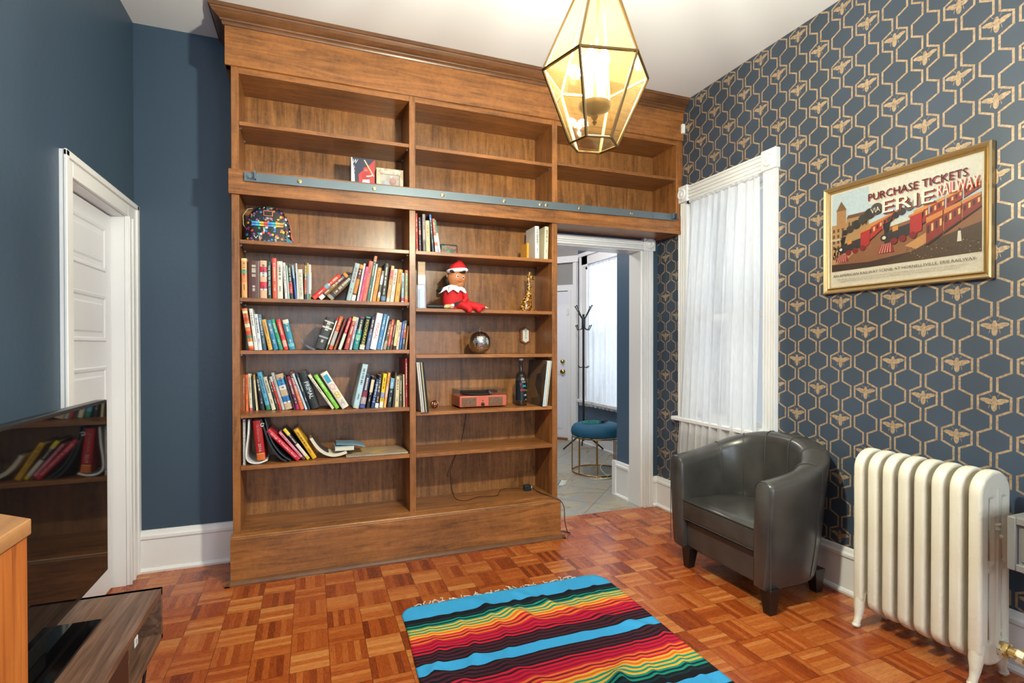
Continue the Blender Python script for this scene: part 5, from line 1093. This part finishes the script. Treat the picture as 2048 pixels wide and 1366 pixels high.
GY = plain('8a8276', .5); T('THE GREAT TRUNK LINE AND UNITED STATES MAIL ROUTE BETWEEN NEW YORK CITY AND THE WESTERN STATES', .06, .068, .86, .014, GY, 30); T('RENOWNED FOR ITS BEAUTIFUL SCENERY AND ITS SUPERIOR EQUIPMENT', .08, .045, .80, .014, GY, 30); T('BINGHAM', .012, .485, .085, .022, CT, 40)
obj('lettering', m, pf)
m = mb(); m.add([pq(0, 0, 60), pq(1, 0, 60), pq(1, 1, 60), pq(0, 1, 60)], [(0, 1, 2, 3)], glass('picture_glazing', (1, 1, 1), .02, 0)); obj('glazing', m, pf)
# ---------------------------------------------------------------- serape rug
C_ = dict(b='3a9ed4', k='15161b', n='123038', t='178a74', y='e0a83a', o='d8692c', r='c01a34', m='8c1030', w='3c1420', d='4a1a28')
half = 'kkk n k t n t y t y t y o y r o m o r m r m r w r k d k d k d k'.replace(' ', '')
hb = .376 / len(half); seq = [('b', .786 - .655)] + [(c, hb) for c in half] + [('b', .066)] + [(c, hb) for c in half[::-1]] + [('b', .07)] + [(c, hb) for c in half] + [('b', .066)] + [(c, hb) for c in half[::-1]] + [('b', .12)]
rmat = {}
for k, h in C_.items():
    N = NT('serape_wool_' + k); f = N.noise(N.mapping(N.obj(), (1, 1, 1)), 420, 2, .7); c = lin(h)
    o = N.n('ShaderNodeMix', data_type='RGBA'); N.set(o.inputs[0], f); o.inputs[6].default_value = tuple(x * .72 for x in c[:3]) + (1,); o.inputs[7].default_value = tuple(min(1, x * 1.3) for x in c[:3]) + (1,)
    N.bump(f, .5, .002); rmat[k] = N.fin(o.outputs[2], .9, 0, .2)
rg = thing('serape_rug', 'striped blue black red orange and yellow woven blanket rug on the parquet', 'rug', (.45, -1.6, 0))
x0, x1, NX = -.115, 1.01, 90
def rz_(x, y):
    w = .012 * max(0, math.sin(26 * x + 16 * (y + .7) + 1.6 * math.sin(6 * y))) ** 2 * (.5 + .5 * math.sin(6.1 * x + 9 * y)) + .010 * max(0, math.sin(41 * x - 9 * y + 1.5 * math.sin(9 * y + 2))) ** 3 * (.5 + .5 * math.sin(4 * x - 7 * y))
    w += .022 * math.exp(-((x - .42 + .35 * (y + .95)) / .035) ** 2) * math.exp(-((y + .93) / .10) ** 2) + .022 * math.exp(-((x - .62 - .8 * (y + 1.5)) / .04) ** 2) * math.exp(-((y + 1.5) / .1) ** 2)
    e = min(1, max(0, min(x - x0, x1 - x, -.655 - y) / .05)); return .006 + w * e
m = mb(); y = -.655; vs = []; rows = [(y, None)]
ys = [y]; cols = []
for c, h in seq:
    k = max(1, int(round(h / .0085)))
    for _ in range(k): y -= h / k; ys.append(y); cols.append(c)
for j, yy in enumerate(ys):
    inset = 0; q = -.655 - yy
    r_ = .09
    if q < r_: inset = r_ - math.sqrt(max(0, r_ * r_ - (r_ - q) ** 2))
    wob = .008 * math.sin(7 * yy + 1)
    for i in range(NX + 1): u = i / NX; x = (x0 + inset * .9 + wob) + (x1 - x0 - 1.8 * inset + (-wob + .006 * math.sin(5 * yy))) * u; vs.append((x, yy + .004 * math.sin(11 * x + 3 * yy), rz_(x, yy)))
mats = {}; base = len(m.v)
m.v += vs
for j, c in enumerate(cols):
    k = m.m(rmat[c])
    for i in range(NX): a = j * (NX + 1) + i; m.f.append([a, a + 1, a + NX + 2, a + NX + 1]); m.mi.append(k)
o = obj('woven_cloth', m, rg, smooth=True); q = o.modifiers.new('s', 'SOLIDIFY'); q.thickness = .005; q.offset = -1
m = mb(); random.seed(4); FR = plain('d8cfc0', .8)
for k in range(44):
    x = -.03 + k * .0217 + random.uniform(-.006, .006); y = -.657; pts = [(x, y, .007)]; a = random.uniform(.6, 2.5)
    if 8 < k % 11 and k > 10: continue
    for _ in range(random.randint(2, 6)): x += .010 * math.cos(a); y += .008 * math.sin(a); a += random.uniform(-1.1, 1.3); pts.append((x, max(y, -.66), .004 + random.random() * .004))
    m.tube(pts, .0022, FR, 5)
obj('fringe', m, rg)['kind'] = 'stuff'
# ---------------------------------------------------------------- tv and stand
BL = plain('0c0c0d', .08, 0, 0, 1); BL2 = plain('151515', .3)
tv = thing('television', 'large flat black television on the walnut stand, reflecting the bookcase', 'television', (-1.2, -1.5, .455))
m = mb(); x = -1.185
m.box(x - .035, x, -2.02, -1.005, .505, 1.11, BL2); obj('casing', m, tv, bevel=.004)
N = NT('glossy_screen'); SCR = N.fin((.004, .004, .005), .035, 0, .32)
obj('screen', one('box', x - .001, x + .001, -2.01, -1.016, .522, 1.10, SCR), tv)
m = mb(); m.box(-1.26, -1.112, -1.72, -1.305, .4555, .463, plain('08080a', .06)); m.box(-1.215, -1.19, -1.56, -1.46, .463, .53, BL2); obj('glass_base', m, tv, bevel=.002)
ts = thing('tv_stand', 'low walnut laminate television stand with open front and hairpin legs', 'tv stand', (-1.2, -1.7, 0))
m = mb(); m.box(-1.40, -1.0, -2.45, -1.097, .431, .453, WALNUT); obj('top_board', m, ts, bevel=.001)
m = mb(); m.box(-1.40, -1.0, -2.45, -1.097, .275, .293, WALNUT); obj('bottom_board', m, ts, bevel=.001)
for y0 in (-2.45, -1.115): obj('end_panel', one('box', -1.40, -1.0, y0, y0 + .018, .275, .453, WALNUT), ts, bevel=.001)
obj('divider', one('box', -1.40, -1.002, -1.47, -1.452, .293, .431, WALNUT), ts); obj('back_panel', one('box', -1.40, -1.394, -2.44, -1.10, .29, .44, WALNUT), ts)
m = mb(); m.box(-1.003, -.999, -2.432, -1.47, .293, .431, plain('1c2024', .35)); obj('black_drawer_front', m, ts)
m = mb(); m.lathe([(.008, 0), (.008, -.004), (.004, -.005), (.004, -.002), (.001, -.002)], (-1.06, -1.115, .35), PIN, 14, 'y'); obj('cam_screw', m, ts)
m = mb(); m.box(-1.03, -1.0025, -1.452, -1.4515, .392, .418, WHT); m.box(-1.0022, -1.0005, -1.405, -1.375, .402, .428, WHT); obj('sticker', m, ts); m = mb(); m.text('B', (-.9996, -1.395, .408), (0, 1, 0), (0, 0, 1), BLK, .009, .014); obj('sticker_letter', m, ts)
for yy in (-1.20, -2.35):
    for xx in (-1.06, -1.34):
        m = mb(); m.tube([(xx - .03, yy, .275), (xx + .0, yy + .0, .012), (xx + .004, yy, .006), (xx + .008, yy, .012), (xx + .035, yy + .02, .275)], .005, BLK, 8); obj('hairpin_leg', m, ts)
# orange wood cabinet at the left edge
N = NT('orange_fir_wood'); v = N.obj(); n = N.noise(N.mapping(v, (30, 30, 1.2)), 1.5, 4, .6, .8); OW = N.fin(N.ramp(n, [(.3, '6a3010'), (.5, '96501e'), (.7, 'ac6a30')]), .4)
cb = thing('wooden_cabinet', 'orange stained wooden cabinet corner at the left edge in front of the television', 'cabinet', (-1.15, -2.6, 0))
pl = [(-.905, -2.265), (-1.16, -1.99 - .06), (-1.43, -2.10), (-1.43, -3.0), (-.905, -3.0)]
m = mb(); m.prism(pl, .0, 1.018, 'z', OW); obj('body', m, cb, bevel=.003)
m = mb(); m.prism([((x + 1.15) * 1.02 - 1.15, (y + 2.6) * 1.0 - 2.6) for x, y in pl], 1.018, 1.042, 'z', wood('pale_orange_top', '7c5030', 'a87a50', 1)); obj('top_board', m, cb, bevel=.002)
# grey side table at the right edge
sd = thing('side_table', 'grey wooden bedside table beside the radiator, cut by the right edge', 'table', (1.98, -2.4, 0)); SG = plain('7c7c7a', .4, 0, .05)
m = mb(); m.box(1.83, 2.09, -2.56, -2.135, .50, .69, SG); obj('body', m, sd, bevel=.002)
m = mb()
for a, b, c, d in ((-2.56, -2.535, .50, .69), (-2.16, -2.135, .50, .69), (-2.535, -2.16, .50, .525), (-2.535, -2.16, .665, .69)): m.box(1.815, 1.83, a, b, c, d, SG)
obj('frame', m, sd, bevel=.003); obj('drawer', one('box', 1.824, 1.83, -2.525, -2.17, .535, .655, plain('706f6c', .45)), sd, bevel=.002)
for xx in (1.85, 2.06):
    for yy in (-2.53, -2.30): obj('leg', one('box', xx - .015, xx + .015, yy - .015, yy + .015, 0, .50, SG), sd)
# ---------------------------------------------------------------- hall things
so = thing('stool', 'round blue velvet stool on an open gold wire drum base beyond the doorway', 'stool', (2.235, 1.475, 0)); sx, sy = 2.235, 1.475
VEL = plain('0f5070', .75, 0, .2, 12, .15); GD_ = plain('a87c3e', .28, .9, .05)
m = mb(); m.lathe([(.001, .378), (.245, .378), (.262, .39), (.268, .42), (.262, .455), (.24, .485), (.19, .502), (.08, .508), (.001, .508)], (sx, sy, 0), VEL, 40); obj('cushion', m, so, smooth=True)
m = mb()
for zz in (.012, .37):
    m = mb(); m.tube([(sx + .255 * math.cos(t), sy + .255 * math.sin(t), zz) for t in [2 * math.pi * i / 40 for i in range(41)]], .007, GD_, 8); obj('ring', m, so, smooth=True)

for k in range(8): a = 2 * math.pi * (k + .35) / 8; obj('rod', one('tube', [(sx + .255 * math.cos(a), sy + .255 * math.sin(a), .012), (sx + .255 * math.cos(a), sy + .255 * math.sin(a), .37)], .006, GD_, 8), so, smooth=True)
m = mb(); TQ = plain('1f8a7c', .6); pts = []
for k in range(70): t = k * .36; pts.append((sx - .06 + (.10 + .03 * math.sin(k * .9)) * math.cos(t) * 1.0, sy - .02 + (.06 + .02 * math.cos(k * 1.3)) * math.sin(t), .512 + .006 * (k % 3)))
m.tube(pts, .003, TQ, 5); m2 = []
for k in range(36): t = k * .5; m2.append((sx + .05 + .05 * math.cos(t), sy - .04 + .035 * math.sin(t * 1.1), .516 + .007 * (k % 3)))
m.tube(m2, .004, plain('16222e', .6), 5); tag(obj('lanyard', m, smooth=True), 'tangled teal and navy cord lying on the blue stool', 'cord')
m = mb(); pts = []
for k in range(90): t = k * .22; pts.append((2.12 + .10 * math.cos(t) + .0015 * k + .02 * math.sin(k * .31), 1.22 + .06 * math.sin(t * 1.03) + .001 * k * .3, .006 + .004 * (k % 4 == 0)))
m.tube(pts, .0042, plain('c8c2b4', .6), 6); m.tube(curve([(2.2, 1.2, .01), (2.13, 1.23, .10), (2.2, 1.25, .16), (2.3, 1.30, .20), (2.33, 1.25, .02), (2.2, 1.1, .008)], 6), .004, plain('c8c2b4', .6), 6)
tag(obj('white_cable', m, smooth=True), 'coiled white cable on the tile floor in front of the stool', 'cable')
cr = thing('coat_rack', 'black metal tripod coat rack standing in front of the hall curtain', 'coat rack', (2.637, 2.5, 0)); cx, cy = 2.637, 2.5
RK = plain('22272a', .4, .3)
for a in (2.75, -.45, 1.15): obj('leg', one('tube', [(cx + .03 * math.cos(a), cy + .03 * math.sin(a), .20), (cx + .25 * math.cos(a), cy + .25 * math.sin(a), .012)], .010, RK, 8), cr, smooth=True)
m = mb(); m.tube([(cx, cy, .12), (cx, cy, 1.66)], .014, RK, 12); m.tube([(cx, cy, .17), (cx, cy, .31)], .026, RK, 12); m.tube([(cx, cy, 1.50), (cx, cy, 1.52), (cx, cy, 1.64), (cx, cy, 1.66)], [.016, .024, .024, .012], RK, 12); m.ball((cx, cy, 1.672), .016, RK, 10); obj('pole', m, cr, smooth=True)
for k in range(4):
    a = .4 + k * math.pi / 2; c, s_ = math.cos(a), math.sin(a)
    m = mb(); m.tube([(cx, cy, 1.60), (cx + .06 * c, cy + .06 * s_, 1.68), (cx + .13 * c, cy + .13 * s_, 1.78)], .006, RK, 6); m.ball((cx + .13 * c, cy + .13 * s_, 1.785), .010, RK, 8)
    m.tube([(cx, cy, 1.54), (cx + .04 * c, cy + .04 * s_, 1.50), (cx + .09 * c, cy + .09 * s_, 1.49), (cx + .12 * c, cy + .12 * s_, 1.54)], .006, RK, 6); m.ball((cx + .12 * c, cy + .12 * s_, 1.545), .009, RK, 8); obj('hook', m, cr, smooth=True)
    m = mb(); m.tube([(cx, cy, 1.035), (cx + .06 * c, cy + .06 * s_, 1.025), (cx + .09 * c, cy + .09 * s_, 1.045)], .005, RK, 6); obj('hook', m, cr, smooth=True)
rm = thing('fringed_mat', 'corner of a small blue grey fringed mat on the hall tiles', 'mat', (1.6, 1.27, 0)); m = mb(); MG = plain('8a9298', .9, 0, .3, 120)
m.add([(1.3, 1.05, .006), (1.62, 1.14, .006), (1.73, 1.29, .006), (1.69, 1.42, .006), (1.3, 1.5, .006)], [(0, 1, 2, 3, 4)], MG); o = obj('cloth', m, rm); q = o.modifiers.new('s', 'SOLIDIFY'); q.thickness = .005; q.offset = -1
m = mb()
for k in range(16): t = k / 15; x = 1.63 + .1 * t; y = 1.13 + .15 * t; m.tube([(x, y, .004), (x + .03, y - .02, .004), (x + .045 + .01 * (k % 3), y - .015, .004)], .0025, plain('d0d0cc', .8), 5)
obj('fringe', m, rm)
